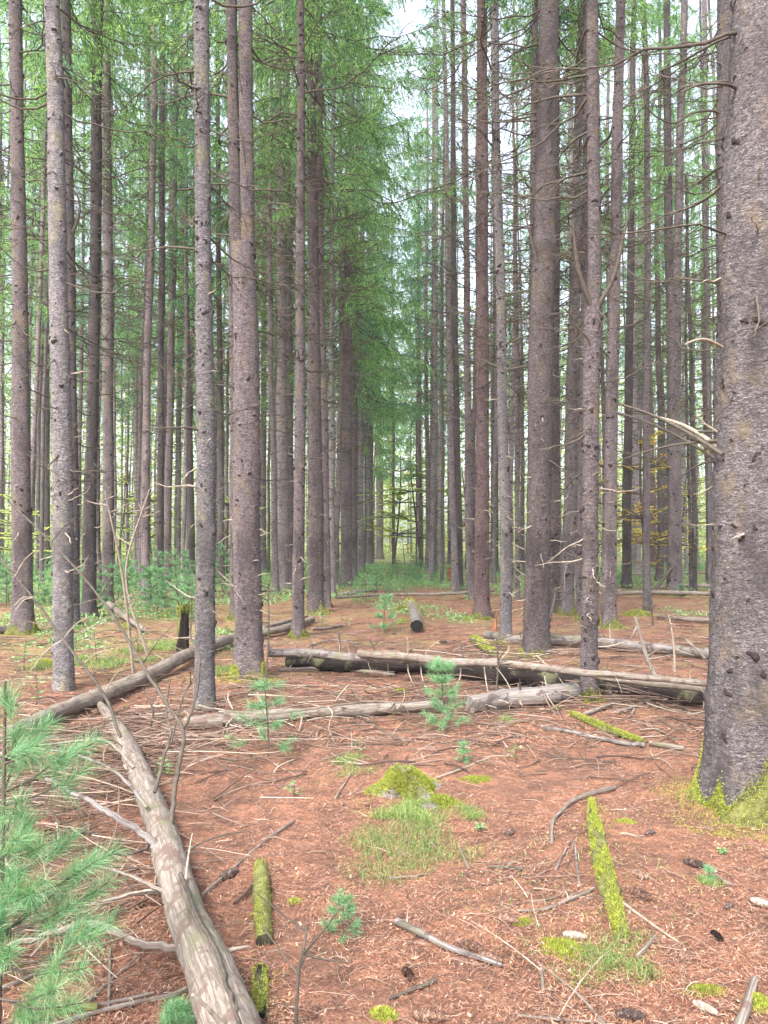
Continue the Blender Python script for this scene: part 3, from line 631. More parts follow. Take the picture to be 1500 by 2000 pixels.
tree('thin spruce seen past the left side of the slender forked trunk', 1133, 1212, [(0, 1144, 10), (500, 1142, 12), (1000, 1134, 15)], 'brown', CROWNS, 11.5, moss=M(.2, 400))
tree('upright spruce on bright mossy roots right of the slender forked trunk', 1190, 1228, [(0, 1212, 18), (500, 1201, 22), (1000, 1191, 26), (1150, 1189, 28)], 'brown', CROWNS, 12, moss=M(.25, 1500), fl=.55)
tree('dark knotty spruce with a black scar behind the far poles', 1224, 1147, [(0, 1238, 10), (500, 1232, 14), (1000, 1224, 18)], 'dark', CROWNS, 11)
tree('smooth bluish grey trunk behind the dark knotty spruce', 1243, 1112, [(0, 1258, 14), (400, 1254, 16), (1000, 1241, 19)], 'pale', CROWNS, 12)
tree('narrow reddish trunk near the yellow leaved bush', 1275, 1116, [(0, 1256, 9), (500, 1262, 11), (1000, 1274, 14)], 'red', CROWNS, 10.5)
tree('dark spruce splitting into twin stems, mossy roots beside the far poles', 1318, 1164, [(560, 1315, 28), (750, 1316, 26), (1000, 1317, 27)], 'dark', CROWNS, 12, moss=M(.3, 900), fl=.5,
     stems=[[(0, 1302, 13), (505, 1306, 16), (600, 1310, 18)], [(0, 1337, 13), (505, 1322, 17), (600, 1320, 19)]])
tree('thin blackish pole leaning slightly right of the twin stemmed spruce', 1357, 1162, [(0, 1330, 4), (700, 1349, 7), (1000, 1356, 9)], 'dark', None, H=13)
tree('thinnest blackish pole right of the twin stemmed spruce', 1349, 1158, [(0, 1345, 3), (700, 1339, 5), (1000, 1347, 6)], 'dark', None, H=12)
tree('spruce showing as a narrow strip beside the thickest trunk', 1386, 1136, [(0, 1376, 9), (500, 1380, 11), (1000, 1386, 13)], 'brown', CROWNS, 11)
tree('grey spruce partly hidden behind the thickest trunk, its top left of it', 1432, 1290, [(0, 1417, 30), (300, 1416, 31), (500, 1418, 32), (1000, 1432, 34)], 'grey', None, 12)
tree('dark trunk cut by the far left edge of the view', 2, 1102, [(0, 4, 9), (500, 4, 9), (1000, 3, 10)], 'dark', CROWNS, 10)
# ------------------------------------------------------------------ the stand behind: rows of trees, each its own object, sharing meshes
def filler_meshes(k, r, H=21):
    rg = np.random.default_rng(900+k); m = 26; z = np.concatenate([[-.1, .05, .25, .6], np.linspace(1.2, H, m-4)])
    x = .05*np.sin(z*.5+k)+.02*np.sin(z*1.7+k*2); rr = r*(1-.72*np.clip(z/H, 0, 1)**1.1)*(1+.45*np.exp(-np.maximum(z, 0)/.15))
    ch = tube(np.stack([x, .04*np.cos(z*.4+k), z], -1), rr, 10, .05, k, 0)
    for q in range(80):
        zz = rg.uniform(.5, 14); a = rg.uniform(0, 6.28); w = r*rg.uniform(.14, .28); rad = np.interp(zz, z, rr)
        c = np.array([np.interp(zz, z, x)+rad*math.cos(a), np.interp(zz, z, .04*np.cos(z*.4+k))+rad*math.sin(a), zz]); an = np.arange(6)*1.047
        tg = np.array([-math.sin(a), math.cos(a), 0]); nr = np.array([math.cos(a), math.sin(a), 0])
        V = np.vstack([c+tg*(np.cos(an)*w)[:, None]+np.array([0, 0, 1])*(np.sin(an)*w*1.2)[:, None]-nr*.01, [c+nr*.018]]); b = np.arange(6)
        ch.append((V, np.stack([b, (b+1) % 6, np.full(6, 6)], -1), 1))
    return ch
FT = {b: [mk('trunk', filler_meshes(k+j*10, [.085, .105, .125, .07][k]), [BARK[b], M_KNOT], link=False) for k in range(4)] for j, b in enumerate(('grey', 'brown', 'pale'))}
taken = [(t[2][0], t[2][1]) for t in trees]
rf = np.random.default_rng(55); nf = 0
slope = (765-750)/F
rows = [s*(1.75+2.15*k) for k in range(11) for s in (-1, 1)]+[.2]
for off in rows:
    Yf = 13.5+rf.uniform(0, 2)+(0 if abs(off) > 5 else 6 if abs(off) > 1 else 32)
    while Yf < 50:
        Yf += rf.uniform(1.7, 3.3)*(1+.012*Yf); x = off+slope*Yf+rf.normal(0, .22); y = Yf
        if abs(x) > .53*y+.5: continue
        if min(math.hypot(x-a, y-b) for a, b in taken) < .9: continue
        pxx = 750+F*x/y
        # keep the clear strip of sky and the path open
        if abs(x-slope*y) < 1.5 and y < 46: continue
        if y < 24 and any(abs(pxx-(750+F*t[2][0]/t[2][1])) < 12 for t in trees) and rf.random() < .6: continue
        if y < 22 and rf.random() < .35: continue
        z = float(gh(x, y)); left = x < slope*y; farr = y > 36
        lab = ('slim spruce trunk in the crowded stand behind the trees left of the path' if left else 'slim spruce trunk in the crowded stand behind the trees right of the path') if not farr else \
              ('distant thin trunk deep in the wood left of the path' if left else 'distant thin trunk deep in the wood right of the path')
        grp = ('slim trunks of the stand left of the path' if left else 'slim trunks of the stand right of the path') if not farr else ('distant trunks left of the path' if left else 'distant trunks right of the path')
        root = thing('spruce_tree', (x, y, z), lab, 'spruce tree', grp); s = rf.uniform(.85, 1.15)
        bk = ('grey', 'brown', 'brown', 'grey')[rf.integers(4)]
        t = obj('trunk', FT[bk][rf.integers(4)], root); t.rotation_euler = (rf.normal(0, .008), rf.normal(0, .008), rf.uniform(0, 6.28)); t.scale = (s, s, 1.22)
        w = obj('dead_branches', WHORLS[rf.integers(4)], root); w.rotation_euler[2] = rf.uniform(0, 6.28); w['kind'] = 'stuff'
        sky = 870 < pxx < 1060
        lib = (CR_THIN if sky or abs(off) < 1 else (CR_LOW if rf.random() < .45 else CROWNS)); czz = rf.uniform(8, 12) if not sky else rf.uniform(9, 12)
        if rf.random() > (.66 if sky else .5 if pxx > 1060 else .36):
            c = obj('crown', lib[rf.integers(len(lib))], root, (0, 0, czz)); c.rotation_euler[2] = rf.uniform(0, 6.28); s2 = rf.uniform(.85, 1.15); c.scale = (s2, s2, (26.5-czz)/13)
        nf += 1
# ------------------------------------------------------------------ damp air between the trees
hm = bpy.data.materials.new('haze'); hm.use_nodes = True; hn = hm.node_tree; hn.nodes.clear()
ho = hn.nodes.new('ShaderNodeOutputMaterial'); hv_ = hn.nodes.new('ShaderNodeVolumePrincipled'); hv_.inputs['Color'].default_value = (.93, .95, 1, 1); hv_.inputs['Density'].default_value = .0008
hv_.inputs['Anisotropy'].default_value = .2; hn.links.new(hv_.outputs[0], ho.inputs['Volume'])
a_, b_, c_ = 270, (-60, 440), (-2, 26)
Vh = np.array([[x, y, z] for z in c_ for y in b_ for x in (-a_, a_)], float); Fh = np.array([[0, 2, 3, 1], [4, 5, 7, 6], [0, 1, 5, 4], [2, 6, 7, 3], [0, 4, 6, 2], [1, 3, 7, 5]])
tag(mk('haze', [(Vh, Fh, 0)], [hm], smooth=False), 'thin pale haze between the trees', kind='stuff')
# a few live boughs reaching low over the path (the green curtain)
print('filler trees', nf)
# ------------------------------------------------------------------ far wood: reads as one mass beyond the last rows
ch = []; rw = np.random.default_rng(8)
for k in range(240):
    y = rw.uniform(62, 100); x = rw.uniform(-.6, .6)*y; r = rw.uniform(.07, .16); h = rw.uniform(14, 22)
    if abs(x-slope*y) < 1.2: continue
    ch += tube([[x, y, -.2], [x+rw.normal(0, .1), y, h*.5], [x+rw.normal(0, .3), y, h]], [r, r*.7, .03], 5, mat=1, cap=False)
n = 19000
cx = rw.uniform(-.62, .62, n); cy = rw.uniform(64, 112, n); cx = cx*cy; cz = rw.uniform(0, 1, n)**1.15*24
keep = ~((np.sin(cx*.9)*np.sin(cz*.7+cx*.3) > .55)); cx, cy, cz = cx[keep], cy[keep], cz[keep]; n = len(cx)
per = 15; C = np.repeat(np.stack([cx, cy, cz], -1), per, 0); Pp = C+rw.normal(0, 1, C.shape)*[.65, .65, .42]
low = np.repeat(cz < 8.5+2.5*np.sin(cx*.35), per)
D = rw.normal(0, 1, Pp.shape)*[1, 1, .6]
hi = ~low & (np.repeat(rw.random(n), per) < .55)
for sel, mi in ((low | hi, 0), (~low & ~hi, 2)):
    ch.append(leaves(Pp[sel], D[sel], .28*rw.uniform(.6, 1.4, sel.sum()), .18, mi, rw))
fw = mk('far_wood', ch, [M_FARLEAF, BARK['grey'], M_CROWN], smooth=False); tag(fw, 'pale yellow green mass of the far wood between the trunks', kind='stuff')
# ------------------------------------------------------------------ fallen logs
def on(px, py, r): return G(px, py, r)
def log(label, pix, wid, mat, lift=0.0, rough=.11, sides=20, stubs=(), seed=1, n=None, name='fallen_log', cat='fallen log', pts=None, endmat=None, extra=None, flat=1.0, rmul=1.0, bury=0.0, group=None):
    """pix: centre line in photo pixels of a log lying `lift` above the floor; wid: widths in photo pixels at those points"""
    rg = np.random.default_rng(seed)
    if pts is None:
        A = []; rr = []
        for (x, y), w in zip(pix, wid):
            g0 = G(x, y); r = w/2*g0[1]/F; p = G(x, y, max(r-bury, .003)+lift); r = w/2*p[1]/F; A.append(p); rr.append(r*rmul)
    else: A, rr = pts, wid
    A = np.array(A); n = n or max(10, int(np.linalg.norm(A[-1]-A[0])/.06)); n = min(n, 110)
    C = smooth_path(A, n); rad = np.interp(np.linspace(0, 1, n), np.linspace(0, 1, len(rr)), rr)
    C[:, 2] += .08*rad*np.sin(np.linspace(0, 9, n)+seed)
    base = C[0].copy(); root = thing(name, tuple(base), label, cat, group)
    ch = tube(C-base, rad, sides, rough, seed, 0, True, flat)
    if endmat is not None: ch[1] = (ch[1][0], ch[1][1], 1, ch[1][3]); ch[2] = (ch[2][0], ch[2][1], 1, ch[2][3])
    mk('trunk' if name == 'fallen_log' else 'wood', ch, [mat, endmat or mat], root)
    for k in range(int(stubs) if np.isscalar(stubs) else 0):
        i = rg.integers(1, n-1); T = unit(C[i+1]-C[i]); a = rg.uniform(-.6, 3.7); A1 = unit(np.cross(T, [0, 0, 1.0])); B1 = np.cross(A1, T)
        d = unit(A1*math.cos(a)+B1*math.sin(a)+T*rg.uniform(-.6, .6)); Ls = rg.uniform(.05, .38)*(.6 if math.sin(a) < 0 else 1); r0 = max(.0035, rad[i]*rg.uniform(.07, .14))
        p = C[i]+d*rad[i]*.8; t = np.linspace(0, 1, 6)[:, None]; B = p+d*Ls*t+(rg.normal(0, .12, 3)+[0, 0, -.18])*Ls*t**2
        B[:, 2] = np.maximum(B[:, 2], gh(B[:, 0], B[:, 1])+.003)
        mk('branch_stub', tube(B-base, np.linspace(r0, r0*.4, 6), 6), [M_TWIGP if rg.random() < .75 else M_TWIG], root)
    return root, base, C, rad
def limb(root, base, pts, r0, r1, mat, n=None, name='branch', sides=7, rough=.03, seed=3):
    pts = np.array(pts); n = n or max(8, len(pts)*5); C = smooth_path(pts, n)
    rg = np.random.default_rng(seed+int(abs(pts[0][0])*100)); C[1:-1] += rg.normal(0, r1*.35, (n-2, 3))
    return mk(name, tube(C-base, np.linspace(r0, r1, n), sides, rough, seed), [mat], root)
# the bare log running away from the camera at the lower left
r1, b1, C1, _ = log('thick bare log running up from the bottom edge, broken limbs on its left side',
    [(545, 2200), (478, 2075), (442, 1990), (400, 1880), (368, 1800), (338, 1700), (308, 1600), (268, 1500), (240, 1440), (212, 1398), (186, 1365)],
    [142, 122, 106, 88, 72, 63, 52, 43, 32, 20, 11], M_BARE, seed=11, sides=48, stubs=12, n=110, rough=.06)
def Q(px, py, Y=None, up=None): return P(px, py, Y) if Y is not None else G(px, py, .02 if up is None else up)
def lb(pix, r0, r1_, mat, **k): return limb(r1, b1, [Q(*p) if len(p) == 2 else (P(p[0], p[1], p[2])) for p in pix], r0, r1_, mat, **k)
lb([(382, 1872, 2.95), (330, 1850, 2.92), (270, 1842, 2.95), (185, 1803, 3.0), (100, 1822, 2.93), (0, 1857, 2.85), (-60, 1880, 2.8)], .017, .010, M_BARE)
lb([(368, 1770, 3.22), (335, 1750, 3.25), (280, 1722, 3.3), (230, 1702, 3.4), (190, 1690, 3.45)], .011, .006, M_BARE)
lb([(345, 1775, 3.25), (310, 1742, 3.3), (200, 1760, 3.2), (75, 1796, 3.1)], .012, .006, M_BARE)
lb([(305, 1655, 3.75), (280, 1628, 3.78), (215, 1590, 3.9), (170, 1562, 4.0), (90, 1522, 4.2)], .021, .011, M_GREYW)
lb([(296, 1640, 3.8), (283, 1658, 3.75), (255, 1667, 3.7), (222, 1668, 3.7)], .010, .006, M_TWIG)
lb([(288, 1578, 4.2), (250, 1530, 4.4), (210, 1498, 4.6), (150, 1475, 4.8), (80, 1462, 4.9)], .012, .006, M_GREYW)
lb([(262, 1500, 4.9), (210, 1448, 5.2), (150, 1448, 5.2), (20, 1462, 5.1)], .012, .006, M_BARE)
lb([(332, 1632, 3.95), (341, 1545, 4.1), (352, 1480, 4.2), (357, 1425, 4.3), (320, 1367, 4.4), (277, 1297, 4.5), (240, 1233, 4.6), (195, 1167, 4.7), (139, 1100, 4.8), (75, 1035, 4.9), (15, 978, 5.0)], .014, .005, M_TWIG, n=60)
lb([(357, 1425, 4.3), (368, 1405, 4.3), (384, 1353, 4.35), (389, 1287, 4.4), (372, 1240, 4.5), (378, 1200, 4.5)], .010, .004, M_TWIG)
lb([(302, 1548, 4.35), (320, 1480, 4.5), (334, 1430, 4.6), (325, 1395, 4.7), (332, 1330, 4.8)], .011, .005, M_TWIG)
lb([(236, 1440, 5.2), (206, 1362, 5.3), (163, 1302, 5.4), (123, 1249, 5.5), (64, 1167, 5.6), (8, 1100, 5.7), (-40, 1050, 5.8)], .012, .007, M_TWIG, n=40)
for (a, b_) in (((64, 1167), (25, 1185)), ((64, 1167), (28, 1195)), ((123, 1249), (175, 1205)), ((203, 1356), (245, 1300)), ((123, 1249), (60, 1310)), ((160, 1300), (215, 1270)), ((30, 1125), (70, 1075))):
    lb([(a[0], a[1], 5.55), ((a[0]+b_[0])/2, (a[1]+b_[1])/2-8, 5.5), (b_[0], b_[1], 5.45)], .006, .003, M_TWIGP, name='twig')
for (a, b_) in (((277, 1297), (340, 1220)), ((240, 1233), (180, 1240)), ((195, 1167), (235, 1105)), ((139, 1100), (75, 1110)), ((320, 1367), (290, 1310)), ((100, 1060), (150, 1010))):
    lb([(a[0], a[1], 4.62), ((a[0]+b_[0])/2, (a[1]+b_[1])/2-6, 4.6), (b_[0], b_[1], 4.6)], .004, .0018, M_TWIG, name='twig')
limb(r1, b1, [P(352, 1735, 3.3)+[0, 0, .06], G(385, 1790, .19), G(420, 1850, .19), G(445, 1930, .19), G(470, 2010, .19)], .009, .006, M_TWIG)
# other fallen timber
log('pale log slanting from the lower left saplings toward the foot of the stout forked spruce', [(15, 1432), (70, 1408), (130, 1382), (220, 1348), (300, 1314), (375, 1276), (460, 1246), (560, 1226), (612, 1208)], [24, 28, 30, 30, 26, 24, 18, 14, 10], M_BARE, lift=.03, seed=21, stubs=14)
log('broken grey stick log with rough bark behind the leaning stems', [(188, 1150), (205, 1172), (235, 1198), (280, 1228)], [11, 11, 11, 9], M_BARE, lift=.04, seed=22, stubs=3)
rA = log('pale barkless log lying in front of the bare speckled trunk', [(360, 1412), (440, 1405), (600, 1393), (740, 1384), (862, 1378)], [25, 26, 21, 22, 20], M_BARE, lift=.01, seed=23, stubs=5)
def Gs(ps, up): return [G(a, b, up) for a, b in ps]
_, bA, CA, _ = rA
limb(rA[0], bA, Gs([(385, 1378), (440, 1388), (520, 1394), (600, 1386), (640, 1380), (720, 1370), (790, 1372), (860, 1362), (935, 1357)], .17), .010, .006, M_BARE, n=50)
for ps in ([(640, 1380, .17), (650, 1395, .12), (642, 1420, .02), (652, 1448, .01)], [(590, 1400, .1), (585, 1425, .02), (573, 1445, .01)], [(655, 1370, .17), (668, 1352, .26), (680, 1338, .32)], [(455, 1402, .1), (440, 1420, .04), (432, 1442, .01)],
           [(520, 1395, .17), (512, 1375, .24), (502, 1352, .32)], [(455, 1385, .2), (445, 1365, .28), (448, 1350, .3)], [(700, 1365, .2), (690, 1352, .26), (683, 1345, .3)], [(600, 1408, .06), (640, 1400, .05), (690, 1402, .03)]):
    limb(rA[0], bA, [G(*p) for p in ps], .009, .004, M_TWIGP, name='branch_stub')
rB = log('short thick weathered log butting against the slender forked spruce', [(918, 1376), (1000, 1364), (1060, 1357), (1122, 1350)], [34, 36, 36, 34], M_GREYW, seed=24, stubs=7, rough=.08)
rC = log('long dark rotting log, shadow beneath put into its colour, under the pale pole', [(560, 1292), (640, 1298), (760, 1300), (860, 1305), (960, 1318), (1060, 1326), (1130, 1336), (1250, 1348), (1400, 1366), (1500, 1378)], [20, 25, 28, 28, 32, 33, 31, 33, 31, 32], M_ROT_SHADE, lift=.0, seed=25, stubs=34, rough=.22)
rD = log('long pale pole lying over the dark rotting log', [(700, 1276), (800, 1284), (880, 1293), (965, 1294), (1060, 1304), (1130, 1313), (1250, 1323), (1390, 1336), (1480, 1345)], [14, 16, 16, 16, 14, 14, 13, 12, 12], M_BARE, lift=.27, seed=26, stubs=10)
for ps in ([(1062, 1306, .26), (1066, 1335, .18), (1070, 1360, .1), (1092, 1392, .01)], [(900, 1300, .26), (898, 1325, .15), (885, 1350, .05)], [(795, 1290, .26), (800, 1320, .12), (820, 1360, .01)], [(820, 1288, .26), (825, 1325, .12), (840, 1360, .01)],
           [(945, 1298, .26), (950, 1335, .12), (955, 1360, .03)], [(968, 1298, .26), (990, 1275, .4), (995, 1262, .45)], [(1050, 1282, .3), (1080, 1310, .25), (1100, 1335, .2)]):
    limb(rD[0], rD[1], [G(*p) for p in ps], .009, .004, M_TWIGP, name='branch')
log('brown barked pole in the shade at the left end of the dark rotting log', [(522, 1276), (600, 1275), (700, 1285), (770, 1290), (835, 1296)], [15, 17, 16, 14, 11], M_GREYW, lift=.20, seed=27, stubs=12, rough=.1)
log('second thin pole squeezed between the long pale pole and the dark rotting log', [(1165, 1322), (1260, 1334), (1390, 1349), (1470, 1358)], [10, 11, 11, 10], M_BARE, lift=.20, seed=28, stubs=5)
log('thin grey branch wood lying in front of the dark rotting log', [(545, 1308), (640, 1306), (720, 1312), (770, 1318)], [8, 8, 7, 6], M_BARE, lift=.0, seed=29, stubs=8)
log('split grey log lying behind, between the burl trunk and the thickest trunk', [(1060, 1247), (1130, 1252), (1200, 1258), (1290, 1266), (1390, 1277), (1460, 1284)], [19, 20, 20, 20, 20, 18], M_GREYW, lift=.02, seed=30, stubs=10, rough=.09)
log('short grey log end lying beside the orange splintered snag', [(950, 1240), (985, 1246), (1030, 1250)], [15, 16, 16], M_GREYW, seed=31, stubs=3)
log('mossy old log pointing at the camera with a black hollow end', [(814, 1224), (811, 1205), (806, 1188), (799, 1173)], [24, 22, 18, 14], M_GREYW, seed=32, sides=22, endmat=M_HOLLOW_SHADE, stubs=2)
log('thin straight pole lying across the far path', [(655, 1168), (760, 1161), (880, 1158), (965, 1152)], [5, 5, 6, 6], M_BARE, lift=.15, seed=33, stubs=9)
log('short mossy pole left of the far path', [(668, 1160), (700, 1156), (735, 1151)], [8, 8, 6], M_GREYW, lift=.05, seed=34)
log('pale stick log just beyond the thin pole across the path', [(700, 1139), (722, 1139), (745, 1140)], [6, 6, 5], M_BARE, lift=.05, seed=35)
log('long pale pole on the floor in front of the twin stemmed spruce', [(1195, 1158), (1290, 1159), (1400, 1160), (1500, 1161)], [8, 8, 8, 8], M_BARE, lift=.08, seed=36, stubs=8)
log('upper far pole behind the foot of the twin stemmed spruce', [(1268, 1148), (1330, 1146), (1400, 1144), (1480, 1143)], [6, 6, 6, 5], M_BARE, lift=.12, seed=37, stubs=6)
log('farthest pale pole low behind the right hand trunks', [(1230, 1122), (1330, 1118), (1400, 1116)], [4, 5, 4], M_BARE, lift=.15, seed=38, stubs=4)
log('grey pole half hidden behind the edge of the thickest trunk', [(1285, 1203), (1340, 1209), (1430, 1214)], [7, 9, 9], M_BARE, lift=.02, seed=39, stubs=4)
log('brown thin log left of the far path among saplings', [(430, 1160), (490, 1157), (548, 1150)], [5, 6, 5], M_BARE, lift=.05, seed=40, stubs=4)
log('grey fallen trunk at the far left edge beside the straight far left spruce', [(-30, 1232), (0, 1231), (25, 1229)], [16, 16, 13], M_GREYW, lift=.0, seed=41)
log('pale sticks of a broken top lying behind the stout forked spruce', [(512, 1227), (560, 1214), (600, 1204)], [9, 8, 5], M_BARE, lift=.05, seed=42, stubs=10)
# mossy sticks
def fronds_on(root, base, C, rad, n, L=.012, up_only=True, seed=0, tmin=0, tmax=1):
    rg = np.random.default_rng(seed); u = rg.uniform(tmin, tmax, n)*(len(C)-1); i = np.minimum(u.astype(int), len(C)-2); f = (u-i)[:, None]
    p = C[i]*(1-f)+C[i+1]*f; T = unit(C[i+1]-C[i]); A = unit(np.cross(T, [0, 0, 1.0])); B = np.cross(A, T)
    a = rg.uniform(.0, 3.14, n)+rg.normal(0, .2, n) if up_only else rg.uniform(0, 6.28, n)
    nr = A*np.cos(a)[:, None]+B*np.sin(a)[:, None]; r = np.interp(u, np.arange(len(C)), rad)
    patch = np.sin(u*.9+seed)+np.sin(a*3+u*.5) > -1.05
    p, nr, r = p[patch], nr[patch], r[patch]
    ch = [blades(p+nr*(r*.97)[:, None]-base, nr+rg.normal(0, .6, p.shape), L*rg.uniform(.5, 1.5, len(p)), L*.28, 0, rg=rg)]
    return mk('moss', ch, [M_MOSS], root)
r = log('bright green mossy stick lying lengthwise in the right foreground', [(1155, 1562), (1160, 1600), (1167, 1640), (1180, 1700), (1198, 1765), (1214, 1832)], [7, 20, 25, 33, 29, 17], M_MOSSB, seed=51, name='mossy_stick', cat='stick', rough=.36, bury=.008)
fronds_on(r[0], r[1], r[2], r[3], 14000, .012, seed=1)
r = log('short thick olive mossy billet left of centre in the foreground', [(508, 1686), (511, 1730), (512, 1780), (515, 1838)], [18, 31, 29, 30], M_MOSSB, seed=52, name='mossy_stick', cat='stick', rough=.20, endmat=M_ROT_SHADE, bury=.006)
fronds_on(r[0], r[1], r[2], r[3], 3800, .007, seed=2)
r = log('half buried mossy stick below the short mossy billet', [(508, 1895), (508, 1940), (507, 1992)], [26, 28, 26], M_ROT_SHADE, seed=53, name='mossy_stick', cat='stick', bury=.014, rough=.14)
fronds_on(r[0], r[1], r[2], r[3], 2600, .008, seed=3)
r = log('mossy decayed branch behind the brown stick right of the slender forked spruce', [(1115, 1392), (1160, 1413), (1205, 1431), (1255, 1448)], [10, 14, 14, 9], M_MOSSB, seed=54, name='mossy_stick', cat='stick', rough=.14)
fronds_on(r[0], r[1], r[2], r[3], 6000, .014, seed=4)
r = log('short mossy log piece left of the pale slender spruce', [(925, 1247), (945, 1262), (965, 1275)], [16, 18, 16], M_MOSSB, seed=55, name='mossy_stick', cat='stick', rough=.14)
fronds_on(r[0], r[1], r[2], r[3], 2600, .022, seed=5)
rl = [o for o in bpy.data.objects if o.name.startswith('fallen_log') and 'hollow end' in str(o.get('label'))][0]
cc = smooth_path([G(814, 1224, .1), G(811, 1205, .1), G(806, 1188, .1), G(799, 1173, .1)], 40)
fronds_on(rl, np.array(rl.location), cc, np.full(40, .10), 7000, .03, seed=6)
# loose sticks: one thing each
STK = [('grey stick with bark lying diagonally near the bottom, left of the mossy stick', [(775, 1800), (820, 1822), (870, 1848), (930, 1868), (980, 1885)], 15, 8, M_GREYW),
 ('curved pale stick arching above the bright mossy stick', [(1078, 1645), (1080, 1605), (1100, 1580), (1130, 1558), (1200, 1538)], 6, 9, M_BARE),
 ('thick pale stick end at the lower right corner', [(1442, 2010), (1458, 1965), (1474, 1914)], 20, 16, M_BARE),
 ('brown bent stick in front of the mossy decayed branch', [(1058, 1420), (1110, 1428), (1160, 1440), (1220, 1452), (1260, 1455)], 7, 9, M_GREYW),
 ('cut pale stick end right of the brown bent stick', [(1270, 1451), (1300, 1456), (1337, 1461)], 10, 10, M_BARE),
 ('dark short branch by the reddish cone at the bottom centre', [(760, 1950), (800, 1935), (850, 1915)], 5, 9, M_TWIG),
 ('short brown stick above the pile of crossing twigs', [(952, 1692), (985, 1694), (1022, 1697)], 5, 7, M_TWIG),
 ('thin pale stick crossing below the grass tuft', [(760, 1715), (800, 1712), (840, 1706)], 5, 3, M_BARE),
 ('straight pale twig slanting up to the right beside the short mossy billet', [(395, 1748), (450, 1700), (520, 1640), (575, 1602)], 6, 4, M_BARE),
 ('forked pale stick under the right end of the twig pile', [(1010, 1778), (1060, 1776), (1110, 1758), (1160, 1735)], 5, 6, M_BARE),
 ('long thin pale twig running down beside the mossy stick base', [(1215, 1762), (1280, 1810), (1335, 1846)], 6, 4, M_TWIGP),
 ('thin brown twig running down to the bottom edge, right of centre', [(1050, 1880), (1110, 1925), (1150, 1965), (1190, 2010)], 5, 7, M_BARE),
 ('tiny upright peeled stick near the bottom, right of centre', [(1057, 1892), (1059, 1912), (1061, 1932)], 7, 7, M_BARE),
 ('brown mossy ended stick lying left of the moss patch', [(1085, 1700), (1118, 1640), (1128, 1700), (1132, 1725)], 4, 5, M_GREYW),
 ('short light stick pointing at the grass tuft', [(897, 1655), (905, 1672), (915, 1695)], 7, 5, M_BARE),
 ('pale stick lying at the end of the bright mossy stick', [(1245, 1868), (1262, 1850), (1280, 1828)], 8, 6, M_BARE),
 ('pale stick in front of the slender forked spruce pointing left', [(1142, 1394), (1165, 1386), (1200, 1372)], 8, 7, M_BARE),
 ('pale forked stick in front of the dark log near the thickest trunk', [(1206, 1390), (1235, 1382), (1270, 1368)], 8, 5, M_BARE),
 ('thin arched twig lying on needles in front of the pale barkless log', [(705, 1400), (735, 1420), (770, 1440), (800, 1450)], 4, 3, M_TWIG),
 ('pale stick in the pile left of the foreground log, uppermost', [(20, 1445), (110, 1440), (200, 1432)], 8, 6, M_BARE),
 ('pale stick in the pile left of the foreground log, second down', [(10, 1485), (90, 1478), (190, 1470)], 8, 5, M_BARE),
 ('pale stick slanting under the pine boughs left of the foreground log', [(10, 1572), (50, 1565), (100, 1558)], 9, 8, M_BARE),
 ('thin pale stick level with the broken grey limb', [(110, 1622), (150, 1624), (192, 1628)], 6, 5, M_BARE),
 ('long pale stick in the tangle at the lower left bottom edge', [(100, 2005), (160, 1985), (250, 1962), (330, 1945), (365, 1930)], 10, 9, M_BARE),
 ('second long stick lying above it in the lower left tangle', [(130, 1975), (200, 1962), (300, 1940)], 8, 7, M_BARE),
 ('slanting thin stick crossing the lower left tangle', [(135, 2000), (200, 1930), (290, 1850)], 7, 4, M_BARE),
 ('short steep stick in the lower left tangle', [(215, 1855), (214, 1910), (212, 1975)], 7, 6, M_BARE),
 ('pale stick lying flat at the left edge under the pine', [(0, 1932), (40, 1915), (85, 1895)], 8, 5, M_BARE),
 ('mossy stick at the lower left bottom edge', [(70, 1990), (130, 1972), (190, 1965)], 14, 16, M_MOSSB),
 ('thin pale twig crossing near the right edge behind the cones', [(1385, 1690), (1405, 1715), (1430, 1728)], 5, 6, M_BARE),
 ('thin long twig at the bottom edge right of centre', [(1010, 1982), (1080, 1990), (1170, 1996)], 5, 5, M_BARE),
 ('broken stick lying left of the mossy stump', [(655, 1560), (670, 1535), (685, 1512)], 5, 3, M_BARE),
 ('thin stick lying behind the mossy stump to the right', [(850, 1520), (900, 1502), (955, 1480)], 4, 4, M_TWIGP),
 ('long thin stick at the left of the path beyond the dark log', [(600, 1262), (650, 1250), (700, 1258)], 4, 3, M_BARE),
 ('fallen stick beside the fern at the sturdy mossy spruce', [(610, 1228), (640, 1227), (668, 1221)], 6, 6, M_BARE)]
for k, (lab, pix, w0, w1, mat) in enumerate(STK):
    log(lab, pix, np.linspace(w0, w1, len(pix)), mat, seed=200+k, name='stick', cat='stick', sides=9, rough=.08, lift=.006, stubs=1 if k % 3 == 0 else 0)
